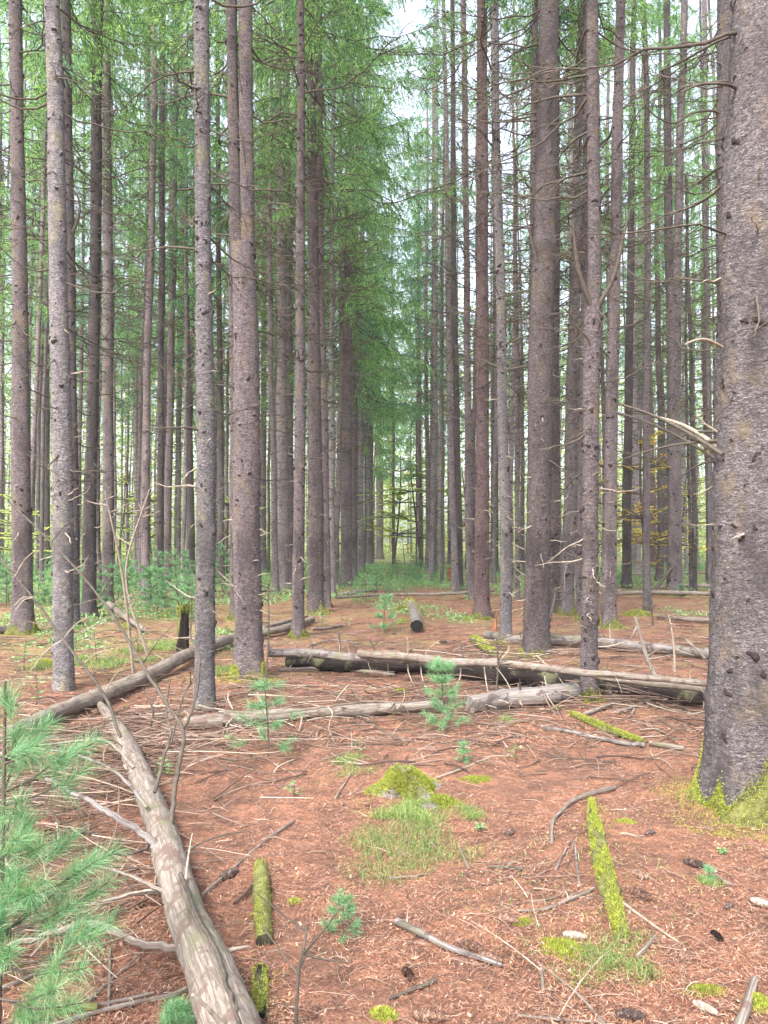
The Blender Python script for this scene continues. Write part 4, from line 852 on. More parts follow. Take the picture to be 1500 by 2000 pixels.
# upright and leaning dead stems
def stem(label, pts, r0, r1, mat, tw=4, seed=0, name='dead_sapling', cat='dead sapling'):
    rg = np.random.default_rng(seed); pts = np.array(pts); C = smooth_path(pts, 26); b = C[0].copy(); root = thing(name, tuple(b), label, cat)
    mk('stem', tube(C-b, np.linspace(r0, r1, 26), 7, .05, seed), [mat], root)
    for k in range(tw):
        i = rg.integers(8, 25); d = unit(rg.normal(0, 1, 3)*[1, .6, .5]+[0, 0, .3]); L = rg.uniform(.08, .35); t = np.linspace(0, 1, 5)[:, None]
        mk('twig', tube(C[i]+d*L*t+np.array([0, 0, .1])*L*t*t-b, np.linspace(r1*.9, r1*.4, 5), 4), [mat], root)
g0 = G(578, 2010)
stem('forked upright dead stick rising from the bottom edge left of centre', [g0, P(583, 1900, g0[1]), P(592, 1860, g0[1]), P(600, 1805, g0[1]+.02)], .006, .0045, M_TWIG, 5, 1, 'upright_stick', 'stick')
def lean(label, a, b_, w0, w1, mat, dY=0.0, tw=3, seed=0, mid=None):
    A = G(*a); Bp = P(b_[0], b_[1], A[1]+dY); pts = [A, (A+Bp)/2+np.array([.02, 0, .01]) if mid is None else P(mid[0], mid[1], A[1]+dY/2), Bp]
    stem(label, pts, w0/2*A[1]/F, w1/2*A[1]/F, mat, tw, seed)
lean('pale dead stem leaning on the long pole right of the slender forked spruce', (1290, 1342), (1240, 1203), 9, 6, M_BARE, .3, 3, 2, (1262, 1280))
lean('thin pale stem leaning toward the thickest trunk, lower one', (1395, 1312), (1338, 1247), 6, 4, M_BARE, .3, 2, 3)
lean('thin pale stem leaning against the edge of the thickest trunk, upright one', (1397, 1295), (1384, 1195), 6, 3, M_BARE, .1, 3, 4)
lean('thin grey dead sapling upright between the leaning pale stems', (1318, 1312), (1306, 1200), 5, 3, M_TWIGP, 0, 5, 5)
lean('dark dead stick leaning left of the burl trunk twin', (1072, 1212), (1086, 1148), 6, 5, M_TWIG, .3, 3, 6)
lean('brown dead sapling leaning onto the twin stemmed spruce', (1268, 1165), (1330, 1085), 7, 4, M_TWIG, .3, 4, 7)
lean('small dead sapling with bent top between the far right poles', (1275, 1223), (1268, 1178), 4, 3, M_TWIG, 0, 5, 8)
lean('thin dead sapling behind the stump and small pine, right half of the view', (968, 1360), (970, 1245), 4, 3, M_TWIG, 0, 6, 9)
lean('thin dark dead stem standing just right of the stout forked spruce', (517, 1360), (524, 1140), 4, 3, M_TWIG, .1, 4, 10)
lean('thin upright dead twig above the dark rotting log, left', (660, 1305), (662, 1238), 4, 3, M_TWIG, 0, 1, 11)
lean('tilted dead twig above the dark rotting log, second', (740, 1300), (721, 1248), 4, 3, M_TWIG, 0, 1, 12)
lean('pale thin dead sapling rising left of the close pair of dark spruces', (262, 1330), (205, 960), 7, 3, M_TWIGP, -.8, 9, 13, (240, 1130))
lean('pale thin dead sapling with a steep fork behind the leaning stems', (292, 1290), (292, 955), 6, 3, M_TWIGP, -.5, 8, 14, (246, 1125))
lean('curly dark dead twig standing left of the pale barkless log', (292, 1425), (297, 1375), 5, 3, M_TWIG, 0, 4, 15)
lean('thin dead branch hanging beside the spotted pale trunk', (330, 1470), (380, 1320), 4, 3, M_TWIG, .2, 4, 16, (355, 1370))
# broken limbs hanging from the thickest trunk
T, rt, loc = TBIG; lc = np.array(loc); Yb = T.Y
for (pa, pb, ra, rb_, m_) in (((1412, 888, Yb-.1), (1212, 790, Yb+.9), .014, .008, M_TWIG), ((1412, 880, Yb), (1280, 815, Yb+.6), .017, .010, M_TWIGP), ((1412, 905, Yb), (1205, 806, Yb+1.0), .011, .009, M_TWIG),
     ((1412, 898, Yb+.1), (1240, 800, Yb+1.1), .009, .006, M_TWIG), ((1410, 860, Yb), (1190, 908, Yb+.7), .010, .003, M_TWIG), ((1410, 845, Yb), (1300, 868, Yb+.5), .009, .004, M_TWIG), ((1410, 900, Yb), (1325, 938, Yb+.3), .009, .003, M_TWIG), ((1410, 678, Yb-.1), (1338, 673, Yb-.3), .011, .006, M_TWIGP)):
    A, Bq = P(*pa), P(*pb); t = np.linspace(0, 1, 8)[:, None]; C = A*(1-t)+Bq*t+np.array([0, 0, .04])*np.sin(t*3.1)
    mk('dead_branch', tube(C-lc, np.linspace(ra, rb_, 8), 7, .05), [m_], rt)
# individually curved limbs that the photo shows clearly
def big_limb(tr, pix, r0, r1_, dY=-.25):
    T, rt, loc = tr; n = len(pix); pts = [P(a, b, T.Y+dY*(k/(n-1))-.02) for k, (a, b) in enumerate(pix)]
    mk('dead_branch', tube(smooth_path(pts, 24)-np.array(loc), np.linspace(r0, r1_, 24), 7, .06), [M_TWIG], rt)
byl = {str(t[1].get('label')): t for t in trees}
def find(s): return [t for l, t in byl.items() if s in l][0]
bt = find('round burl'); big_limb(bt, [(1068, 345), (1066, 300), (1062, 260), (1085, 235), (1120, 210), (1145, 198)], .016, .007)
big_limb(bt, [(1054, 540), (1040, 480), (1027, 420), (1024, 370), (1017, 320)], .018, .006); big_limb(bt, [(1058, 540), (1050, 505), (1044, 470)], .014, .006); big_limb(bt, [(1082, 530), (1092, 505), (1105, 480)], .013, .005)
st = find('stout rough'); big_limb(st, [(479, 365), (478, 320), (470, 260), (455, 200), (448, 150)], .012, .004); big_limb(st, [(476, 205), (468, 150), (466, 115)], .01, .004)
sl = find('slender forked spruce standing'); big_limb(sl, [(1160, 612), (1150, 585), (1138, 556), (1128, 520), (1122, 470), (1118, 430)], .035, .012); big_limb(sl, [(1162, 618), (1172, 592), (1190, 560), (1205, 520), (1216, 470), (1230, 410)], .03, .01)
big_limb(sl, [(1155, 700), (1150, 665), (1128, 640), (1115, 615), (1098, 600)], .014, .006)
sp = find('thin dark spruce close behind'); big_limb(sp, [(136, 465), (148, 440), (156, 410), (152, 385), (140, 365)], .035, .014, -.1)
go = find('grey spruce partly'); big_limb(go, [(1410, 225), (1390, 216), (1350, 222), (1320, 240), (1295, 235), (1268, 215), (1250, 170)], .02, .007)
big_limb(TBIG, [(1445, 178), (1420, 165), (1370, 165), (1330, 180)], .012, .005)
# ------------------------------------------------------------------ stumps and snags
def lathe_stump(label, c, r, h, mat, seed, jag=.3, n=40, m=14, flare=.8, moss=None, name='tree_stump', cat='stump', lean_=(0, 0), roots=4, rootamp=.5, dome=0):
    rg = np.random.default_rng(seed); th = np.arange(n)*2*math.pi/n; ph = rg.uniform(0, 6.28, 6)
    top = h*(1-jag*(.5+.3*np.sin(th*2+ph[0])+.25*np.sin(th*5+ph[1])+.15*np.sin(th*11+ph[2])+.1*rg.normal(size=n)))
    t = np.linspace(0, 1, m)[:, None]; Zl = -.04+t*(top[None]+.04)
    rr = r*(1+flare*np.exp(-np.maximum(Zl, 0)/(h*.3))*(1-rootamp+rootamp*np.cos(roots*th+ph[3])[None])+.07*np.sin(th*7+ph[4])[None]+.04*rg.normal(size=(m, n)))
    rr = rr*(1-dome*t**2.2)
    V = np.stack([rr*np.cos(th)+lean_[0]*Zl, rr*np.sin(th)+lean_[1]*Zl, Zl], -1)
    inner = V[-1]*[.72, .72, .86]; cen = np.array([[lean_[0]*h*.7, lean_[1]*h*.7, top.mean()*.7]])
    VV = np.vstack([V.reshape(-1, 3), inner, cen]); i = np.arange(m)[:, None]*n; j = np.arange(n)[None]; j2 = (j+1) % n
    Fq = np.stack([i+j, i+j2, i+n+j2, i+n+j], -1).reshape(-1, 4); b = np.arange(n); Ft = np.stack([b+m*n, (b+1) % n+m*n, np.full(n, (m+1)*n)], -1)
    uv = np.stack([VV[Fq.ravel(), 0]+VV[Fq.ravel(), 1], VV[Fq.ravel(), 2]], -1)
    root = thing(name, tuple(c), label, cat); mk('wood', [(VV, Fq, 0, uv), (VV, Ft, 0, np.zeros((Ft.size, 2)))], [mat], root)
    if moss:
        k, L, lo = moss; ti = rg.uniform(lo, m+.9, k); a = rg.integers(0, n, k); a_ = (a+1) % n; f = rg.random(k)[:, None]
        ti = np.minimum(ti, m-1e-3+.0); i0 = np.minimum(ti.astype(int), m-1); g0 = (ti-i0)[:, None]; R_ = np.vstack([V.reshape(m, n, 3), inner[None]])
        p = (R_[i0, a]*(1-f)+R_[i0, a_]*f)*(1-g0)+(R_[i0+1, a]*(1-f)+R_[i0+1, a_]*f)*g0
        nr = unit(p*[1, 1, 0])+[0, 0, .5]; sel = np.sin(a*.35+ph[5])+ti/m*1.6+rg.normal(0, .45, k) > .35
        p, nr = p[sel], nr[sel]
        # draped: fronds hang down the outside
        mk('moss', [blades(p+unit(nr)*.004, nr+rg.normal(0, .55, p.shape)+[0, 0, -.35], L*rg.uniform(.5, 1.5, len(p)), L*.25, 1, rg=rg),
                    (np.vstack([(R_[4:]*[1.03, 1.03, 1.02]+[0, 0, .006]).reshape(-1, 3)]), np.array([[q*n+s, q*n+(s+1) % n, (q+1)*n+(s+1) % n, (q+1)*n+s] for q in range(m-4) for s in range(n) if math.sin(s*.35+ph[5])+(q+4)/m*1.6 > .75]), 0)], [M_MOSSB, M_MOSS], root)
    return root
# ------------------------------------------------------------------ moss cushions
def cushion(label, px, py, w, h, n, L=.014, asp=.6, seed=0):
    rg = np.random.default_rng(seed+300); c = G(px, py); R_ = w/2*c[1]/F; hh = h
    k = 14; u = np.linspace(0, 1, k)[1:]; a = np.arange(28)*2*math.pi/28; ph = rg.uniform(0, 6.28, 3)
    rim = R_*(1+.2*np.sin(2*a+ph[0])+.14*np.sin(5*a+ph[1])+.08*rg.normal(size=28))
    x = u[:, None]*rim*np.cos(a); y = u[:, None]*rim*np.sin(a)*asp; z = hh*(1-u[:, None]**2)*(1+.15*np.sin(a*3+u[:, None]*5))-.004
    V = np.vstack([np.stack([x, y, z+0*x], -1).reshape(-1, 3), [[0, 0, hh]]]); i = np.arange(k-2)[:, None]*28; j = np.arange(28)[None]; j2 = (j+1) % 28
    Fq = np.stack([i+j, i+28+j, i+28+j2, i+j2], -1).reshape(-1, 4); b = np.arange(28); Ft = np.stack([b, (b+1) % 28, np.full(28, len(V)-1)], -1)
    V[:, 2] += gh(V[:, 0]+c[0], V[:, 1]+c[1])-c[2]
    o = mk('moss_cushion', [(V, Fq, 0), (V, Ft, 0)]+[moss_fr(rg, n, rim, asp, hh, L, c)], [M_MOSSB, M_MOSS], None, loc=tuple(c)); tag(o, label, 'moss'); return o
def moss_fr(rg, n, rim, asp, hh, L, c):
    a = rg.uniform(0, 6.28, n); u = np.sqrt(rg.random(n))*1.12; rm = np.interp(a, np.arange(29)*2*math.pi/28, np.append(rim, rim[0]))
    p = np.stack([u*rm*np.cos(a), u*rm*np.sin(a)*asp, hh*np.maximum(0, 1-u**2)], -1); p[:, 2] += gh(p[:, 0]+c[0], p[:, 1]+c[1])-c[2]
    return blades(p, rg.normal(0, .6, (n, 3))+[0, 0, 1.0], L*rg.uniform(.5, 1.5, n), L*.28, 1, rg=rg)
c = G(806, 1562); c[1] += .10; c[2] = float(gh(c[0], c[1]))
lathe_stump('low rotten stump draped in bright yellow green moss in the middle foreground', c, .15, .155, M_GREYW, 3, .14, 72, 22, .9, (46000, .016, 0), roots=3, rootamp=.8, lean_=(-.35, 0), dome=.6)
cushion('moss spilling over the root on the right side of the rotten stump', 862, 1572, 60, .05, 3600, .016, .7, 77)
c = G(357, 1272); lathe_stump('tall rotten snag stump with a mossy cap left of the bare speckled trunk', c, .078, .70, M_ROT_SHADE, 5, .12, 30, 22, .5, (2500, .02, 18))
c = G(966, 1230); lathe_stump('orange pointed splinter of a snag left of the pale slender spruce', c, .038, .38, M_ORANGE, 8, 1.25, 26, 14, .7, dome=.55, lean_=(.12, 0))
c = G(878, 1137); lathe_stump('orange splintered stump behind the far thin pole', c, .075, .62, M_ORANGE, 9, .35, 20, 10, .4)
for k, a in enumerate([('flat patch of bright moss right of centre near the bottom', 1100, 1855, 90, .02, 4200, .012, .6), ('small round moss cushion in front of the dark rotting log', 783, 1356, 26, .06, 1800, .016, .8),
    ('moss cushion beside the hollow ended log', 785, 1217, 20, .09, 1500, .02, .9), ('second moss cushion at the left flank of the hollow log', 782, 1190, 18, .09, 1300, .02, .9), ('low moss mound at the foot of the reddish flared spruce', 914, 1211, 20, .05, 1300, .02, .8),
    ('broad moss mound behind the right hand spruces', 1245, 1200, 62, .10, 3600, .022, .7), ('moss mound behind the snag stump', 324, 1206, 24, .09, 1300, .022, .9), ('moss lump left of the broken grey stick log', 247, 1228, 20, .1, 1300, .022, .9),
    ('dark green moss mound between the leaning stems and spotted pale trunk', 85, 1300, 46, .08, 2400, .018, .8), ('bright moss at the lower left edge under the pine', 10, 1890, 60, .03, 3000, .012, .8), ('thin moss strip at the lower right', 1375, 1938, 70, .015, 2200, .012, .4),
    ('little moss tuft beside the reddish brown cone', 1022, 1803, 28, .012, 900, .011, .7), ('moss tuft right of the mossy stick foot', 1222, 1606, 34, .012, 900, .012, .5), ('moss spot at the bottom edge, centre', 750, 1985, 50, .02, 1800, .012, .6),
    ('yellowish moss spreading right of the stump', 930, 1523, 60, .012, 2000, .012, .5), ('mossy clump at the bottom right corner', 1480, 1965, 50, .03, 2200, .012, .8), ('tiny moss tuft left of the bottom centre', 575, 1762, 24, .012, 700, .01, .6), ('moss streak behind the right fallen logs', 1085, 1385, 30, .015, 900, .014, .5),
    ('moss patch at the foot of the twin stemmed spruce on the left', 1150, 1176, 40, .03, 1200, .03, .7), ('low moss between the far left trunks', 30, 1212, 34, .06, 1300, .024, .7)]): cushion(*a, seed=k)
# ------------------------------------------------------------------ grass
def grass(label, px, py, w, dp, n, L, seed=0, W=.0022, name='grass_tuft', mat=None, cl=9):
    rg = np.random.default_rng(seed+700); c = G(px, py); R_ = w/2*c[1]/F
    cc = rg.normal(0, .5, (cl, 2))*[R_, dp/2]; ci = rg.integers(0, cl, n); q = cc[ci]+rg.normal(0, .24, (n, 2))*[R_*.75, dp*.4]
    p = np.stack([q[:, 0], q[:, 1], gh(q[:, 0]+c[0], q[:, 1]+c[1])-c[2]], -1); d = rg.normal(0, .55, (n, 3))+[0, 0, 1.0]; b = rg.normal(0, .35, (n, 3))-[0, 0, .28]
    o = mk(name, blades(p, d, L*rg.uniform(.4, 1.3, n), W, 0, b, rg), [mat or M_GRASS], None, loc=tuple(c)); tag(o, label, 'grass'); return o
grass('large tuft of fine yellow green grass in front of the mossy stump', 785, 1635, 250, .8, 4200, .06, 1, cl=22)
grass('bluish green grass blades right at the foot of the mossy stump', 800, 1592, 110, .2, 1100, .09, 2, W=.003)
grass('sparse grass tuft between the bright mossy stick and the bottom edge', 1190, 1880, 210, .32, 1000, .065, 3, W=.0026)
grass('faint grass patch left of the mossy stump', 690, 1495, 120, .4, 1300, .05, 4)
grass('faint grass right of the grass tuft', 910, 1590, 90, .3, 800, .05, 5)
grass('thin grass behind the short weathered log', 985, 1408, 40, .2, 400, .06, 6)
grass('thin grass beside the bright speckled trunk foot', 440, 1310, 60, .5, 900, .09, 7, W=.004)
grass('light grass under the leafy plants left of the leaning stems', 190, 1290, 140, 1.2, 2600, .10, 8, W=.005)
grass('grassy patch between the stout forked spruce and the snag', 330, 1262, 120, 1.2, 1500, .10, 9, W=.005)
grass('small grass tuft at the far right below the cones', 1385, 1725, 50, .1, 200, .05, 10)
for (xa, ya, xb, yb, w_, n_) in ((1155, 1562, 1214, 1845, .05, 2600), (508, 1680, 512, 1995, .045, 1500), (700, 1560, 900, 1590, .16, 2600), (1330, 1600, 1500, 1640, .12, 3200), (1060, 1850, 1150, 1865, .12, 1300), (1115, 1395, 1260, 1455, .07, 1300)):
    A, B = G(xa, ya), G(xb, yb); t = rng.random((n_, 1)); q = A*(1-t)+B*t+np.column_stack([rng.normal(0, w_, (n_, 2)), np.zeros(n_)]); q = q[np.sin(q[:, 0]*31)+np.sin(q[:, 1]*27)+rng.normal(0, .5, n_) > .1]; q[:, 2] = gh(q[:, 0], q[:, 1])
    o = mk('moss_specks', blades(q, rng.normal(0, .7, q.shape)+[0, 0, .6], .012*rng.uniform(.4, 1.6, len(q)), .0035, 0, None, rng) and [blades(q, rng.normal(0, .7, q.shape)+[0, 0, .6], .012*rng.uniform(.4, 1.6, len(q)), .0035)], [M_MOSS]); tag(o, 'loose moss creeping into the needles', kind='stuff')
n = 60000; x, y = in_view(n, 2.2, 15, 1.0); q_ = np.sin(x*2.1+1.3*np.sin(y*1.1)+.7)+np.sin(y*1.9+1.7*np.sin(x*1.3)); kp = (q_ > 1.15) & (rng.random(n) < (.35+.3*(x < -.8))); x, y = x[kp], y[kp]; n = len(x)
o = mk('sparse_grass', blades(np.stack([x, y, gh(x, y)], -1), rng.normal(0, .6, (n, 3))+[0, 0, .8], .035*rng.uniform(.4, 1.5, n)*(1+y*.04), .0022*(1+y*.08), 0, rng.normal(0, .3, (n, 3))-[0, 0, .2], rng), [M_GRASS]); tag(o, 'sparse fine grass and moss coming up through the needles', kind='stuff')
# green ground cover far off: nobody could count it
ch = []; rc = np.random.default_rng(5); n = 100000; y = 11+36*rc.random(n)**1.0; x = (rc.random(n)*2-1)*y*.56
nzv = np.sin(x*.9+1)*np.sin(y*.5)+np.sin(x*2.3+y*1.1)*.6; px_ = 750+F*x/y
cond = (nzv+np.where(x < -.5, np.where(px_ < 470, 1.0, .1), -.15)+np.clip((y-15)/8, -1.5, 1.1)+np.where(abs(px_-780) < 95, np.clip((y-15)/5, -.8, .3), 0)) > .9
x, y = x[cond], y[cond]; n = len(x)
p = np.stack([x, y, gh(x, y)+rc.uniform(0, .16, n)*np.clip((y-9)/12, .15, 1.3)], -1); d = rc.normal(0, 1, (n, 3))*[1, 1, .45]+[0, 0, .35]
o = mk('ground_cover', [leaves(p, d, .055*rc.uniform(.5, 1.5, n)*(1+y*.018), .022*(1+y*.018), 0, rc)], [M_HERB], smooth=False); tag(o, 'green herbs covering the floor beyond the clearing', kind='stuff')
# ------------------------------------------------------------------ young white pines
def pine_foliage(rg, tips, dirs, per, nl, nw):
    """a tuft of long needles along the last bit of each shoot"""
    PP, DD = [], []
    for p, d in zip(tips, dirs):
        k = per; s = rg.random(k)[:, None]*nl*1.1; base = p-d*s; a = rg.normal(0, 1, (k, 3)); a = unit(a-d*(a@d)[:, None])
        PP.append(base); DD.append(d*rg.uniform(.35, 1.1, (k, 1))+a*rg.uniform(.5, 1, (k, 1))+[0, 0, .1])
    PP = np.concatenate(PP); DD = np.concatenate(DD)
    return blades(PP, DD, nl*rg.uniform(.7, 1.15, len(PP)), nw, 0, rg.normal(0, .08, PP.shape)-[0, 0, .12], rg)
def sapling(label, loc, h, tiers, per, nl, nw, seed, spread=.42, name='pine_sapling', lowest=.12):
    rg = np.random.default_rng(seed+50); t = np.linspace(0, 1, 12); A = np.stack([.03*h*np.sin(t*3+seed), .02*h*np.cos(t*2), h*t-.02], -1)
    ch = tube(A, h*.011*(1-t*.7)+.0012, 6, cap=False); tips, dirs = [A[-1]], [np.array([0, 0, 1.0])]
    for k in range(tiers):
        z = h*(lowest+(.97-lowest)*k/max(1, tiers-1)*.9); c = np.array([np.interp(z, A[:, 2], A[:, 0]), np.interp(z, A[:, 2], A[:, 1]), z]); nb = rg.integers(4, 6)
        a0 = rg.uniform(0, 6.28)
        for b in range(nb):
            az = a0+b*6.28/nb+rg.normal(0, .2); L = h*spread*(1-.62*z/h)*rg.uniform(.7, 1.15); d = np.array([math.cos(az), math.sin(az), rg.uniform(.05, .35)])
            tt = np.linspace(0, 1, 5)[:, None]; B = c+d*L*tt+np.array([0, 0, .12])*L*tt**2; ch += tube(B, np.linspace(h*.004, h*.002, 5)+.0006, 4, cap=False)
            e = unit(B[-1]-B[-2]); tips.append(B[-1]+e*nl*.2); dirs.append(e)
            for w in range(rg.integers(1, 4)):
                f = rg.uniform(.35, .85); p = c+d*L*f; e2 = unit(e+rg.normal(0, .6, 3)*[1, 1, .4]); tips.append(p+e2*L*.28); dirs.append(e2)
                ch += tube(np.stack([p, p+e2*L*.28]), [h*.002+.0005, h*.001+.0005], 3, cap=False)
    root = thing(name, tuple(loc), label, 'pine sapling')
    mk('stem', ch, [M_TWIG], root); mk('needles', pine_foliage(rg, tips, dirs, per, nl, nw), [M_PINE], root)
    return root
def sp_at(label, px, py, hpx, tiers, per, nl, nw, seed, spread=.42):
    c = G(px, py); return sapling(label, c, hpx*c[1]/F, tiers, per, nl, nw, seed, spread)
sp_at('young pine with flat whorls before the left end of the pale barkless log', 519, 1478, 150, 4, 62, .075, .0016, 1, .48)
sp_at('bushy young pine in front of the long fallen logs, right of the path line', 867, 1428, 138, 5, 85, .075, .0016, 2, .34)
sp_at('tiny pine seedling in the foreground below the grass tuft', 672, 1832, 82, 4, 42, .035, .0011, 3, .5)
sp_at('small pale pine seedling left of the path beside the hollow log', 752, 1236, 75, 4, 60, .08, .004, 4, .4)
sp_at('very small pine seedling at the lower right among cones', 1385, 1722, 26, 2, 40, .03, .001, 5, .5)
sp_at('pine seedling hidden behind the small twigs, right of the young bushy pine', 905, 1490, 40, 3, 60, .03, .0012, 6, .4)
sp_at('tiny seedling at the bottom edge beside the foreground log', 345, 2012, 42, 3, 140, .055, .0011, 7, .6)
# the pine reaching into the lower left of the view
rg = np.random.default_rng(77); bx_ = G(8, 2075); bx_[0] -= .02; Yp = float(bx_[1]); root = thing('pine_sapling', tuple(bx_), 'large young pine with long soft green needles hanging over the fallen limbs', 'pine sapling')
st_ = smooth_path([bx_, P(4, 1700, Yp), P(8, 1500, Yp), P(10, 1330, Yp)], 20)
mk('stem', tube(st_-bx_, np.linspace(.009, .004, 20), 8), [M_TWIG], root)
tips, dirs, ch = [], [], []
TG = [(75, 1455, -.1), (130, 1470, 0), (170, 1500, .1), (40, 1420, .1), (190, 1445, .2), (15, 1350, 0), (35, 1560, 0), (35, 1635, -.15), (85, 1650, -.1), (150, 1630, .05), (190, 1680, 0), (215, 1720, 0), (90, 1720, -.1), (30, 1740, -.1),
      (140, 1765, -.05), (190, 1830, -.05), (220, 1800, 0), (170, 1890, -.1), (110, 1930, -.12), (150, 1960, -.12), (60, 1960, -.1), (20, 1850, -.15), (45, 1700, -.1), (230, 1660, .1), (30, 1480, .1), (100, 1410, .2), (-20, 1650, 0), (-20, 1800, 0), (10, 1780, 0), (80, 1990, -.1), (60, 1600, .05), (150, 1700, .1), (70, 1760, 0), (5, 1700, .1)]
for (a, b_, dy) in TG:
    tip = P(a, b_, Yp+dy+rg.normal(0, .03)); i = int(np.argmin(abs(st_[:, 2]-(tip[2]-.10)))); p0 = st_[i]; v = tip-p0; t = np.linspace(0, 1, 7)[:, None]
    B = p0+v*t+np.array([0, 0, -.06])*np.sin(t*3.14)*np.linalg.norm(v); ch += tube(B-bx_, np.linspace(.004, .0018, 7), 5, cap=False)
    e = unit(B[-1]-B[-2]+rg.normal(0, .4, 3)*.02); tips.append(tip-bx_); dirs.append(e)
    for w in range(1): e2 = unit(e+rg.normal(0, .8, 3)); tips.append(B[-3]+e2*.05-bx_); dirs.append(e2)
mk('branch', ch, [M_TWIG], root); mk('needles', pine_foliage(rg, tips, dirs, 170, .088, .0010), [M_PINE], root)
# saplings farther off: a few built, the rest copied
S = [sapling('', (0, 0, -50), hh, tr_, 55, .10, .006, 20+k, .45) for k, (hh, tr_) in enumerate([(1.0, 6), (1.5, 7), (.6, 4), (1.2, 5)])]
rs = np.random.default_rng(12); spots = []
while len(spots) < 120:
    y = rs.uniform(13, 42); reg = rs.random()
    if reg < .62: pxx = rs.uniform(-20, 460); 
    elif reg < .8: pxx = 765+rs.normal(0, 50)
    else: pxx = rs.uniform(1010, 1400)
    if reg < .62 and y < 15 and rs.random() < .6: continue
    if reg >= .8 and y < 21: continue
    if .62 <= reg < .8 and y < 18: continue
    spots.append(((pxx-750)/F*y, y, reg))
used = set()
for k, (x, y, reg) in enumerate(spots):
    q = int(rs.integers(4)); z = float(gh(x, y)); s = rs.uniform(.55, 1.15)*(.92 if reg < .62 else .55 if reg < .8 else .55)
    lab, gp_ = (('knee to head high pine sapling among the green saplings under the left hand trees', 'green saplings under the left hand trees') if reg < .62 else
           ('small green pine sapling growing on the far path between the two rows', 'green saplings on the far path') if reg < .8 else ('small green sapling beyond the logs under the right hand trees', 'green saplings under the right hand trees'))
    if q not in used: o = S[q]; used.add(q); o.location = (x, y, z); o.scale = (s, s, s); tag(o, lab, None, gp_)
    else: o = dup(S[q], (x, y, z), rs.uniform(0, 6.28), s, lab, gp_)
# ------------------------------------------------------------------ leafy plants
def herb(label, px, py, h, nl, ll, seed, mat=None, name='leafy_plant', cat='plant', W=.5, tiers=4, spread=.5, branchy=False, group=None, pos=None):
    rg = np.random.default_rng(seed+90); c = G(px, py) if pos is None else np.array(pos); h = h*c[1]/F if pos is None else h; t = np.linspace(0, 1, 8)
    A = np.stack([.06*h*np.sin(t*2+seed), .04*h*t, h*t], -1); root = thing(name, tuple(c), label, cat, group); ch = tube(A, h*.012*(1-t*.6)+.0008, 5, cap=False); PP, DD = [], []
    for k in range(tiers*3):
        f = rg.uniform(.3, 1); p = A[min(7, int(f*7))]; az = rg.uniform(0, 6.28); d = np.array([math.cos(az), math.sin(az), rg.uniform(-.1, .35)]); L = h*spread*rg.uniform(.5, 1)
        ch += tube(np.stack([p, p+d*L*.5+[0, 0, .03*L], p+d*L]), [h*.005+.0006, h*.004+.0005, .0006], 4, cap=False)
        m = max(2, nl//(tiers*3)); f2 = np.linspace(.3, 1, m)[:, None]; PP.append(p+d*L*f2); sd_ = np.array([-d[1], d[0], 0])*rg.choice([-1, 1], m)[:, None]; DD.append(d*.6+sd_*.8+rg.normal(0, .15, (m, 3)))
    PP = np.concatenate(PP); DD = np.concatenate(DD)
    mk('stem', ch, [M_TWIG], root); mk('leaves', [leaves(PP, DD, ll*rg.uniform(.7, 1.2, len(PP)), ll*W, 0, rg, up=np.array([0, 0, 1.0])+rg.normal(0, .2, PP.shape))], [mat or M_HERB], root, smooth=False); return root
for k, a in enumerate([('pale green leafy plant in front of the spotted pale trunk', 118, 1345, 95, 44, .075), ('leafy plant left of the leaning stems with yellowish top leaves', 68, 1378, 60, 30, .06), ('leafy plant right of the spotted pale trunk', 185, 1300, 70, 44, .08),
    ('low leafy plant behind the pale slanting log', 270, 1275, 40, 30, .08), ('leafy fern like plant at the left, between the two left spruces', 50, 1310, 60, 44, .09), ('pale broad leafed plant at the foot of the sturdy mossy spruce', 630, 1224, 30, 26, .09),
    ('small leafy sprout beside the upright dead twig in the left foreground', 318, 1520, 34, 10, .045), ('round leafed sprout right of the grass tuft', 938, 1625, 16, 6, .03), ('low sprout right of the cones at the right edge', 1412, 1670, 14, 6, .025), ('small green sprout on bare needles behind the stump', 700, 1475, 36, 12, .03), ('leafy sprout near the yellow moss right of the log', 1010, 1490, 34, 14, .03), ('thin sprout between the small pines', 575, 1560, 30, 10, .03)]): herb(*a, seed=k)
herb('slim sapling with orange and yellow leaves at the far end of the path', 788, 1101, 68, 110, .17, 40, M_YELLOW, 'yellow_sapling', 'sapling', .6, 5, .55)
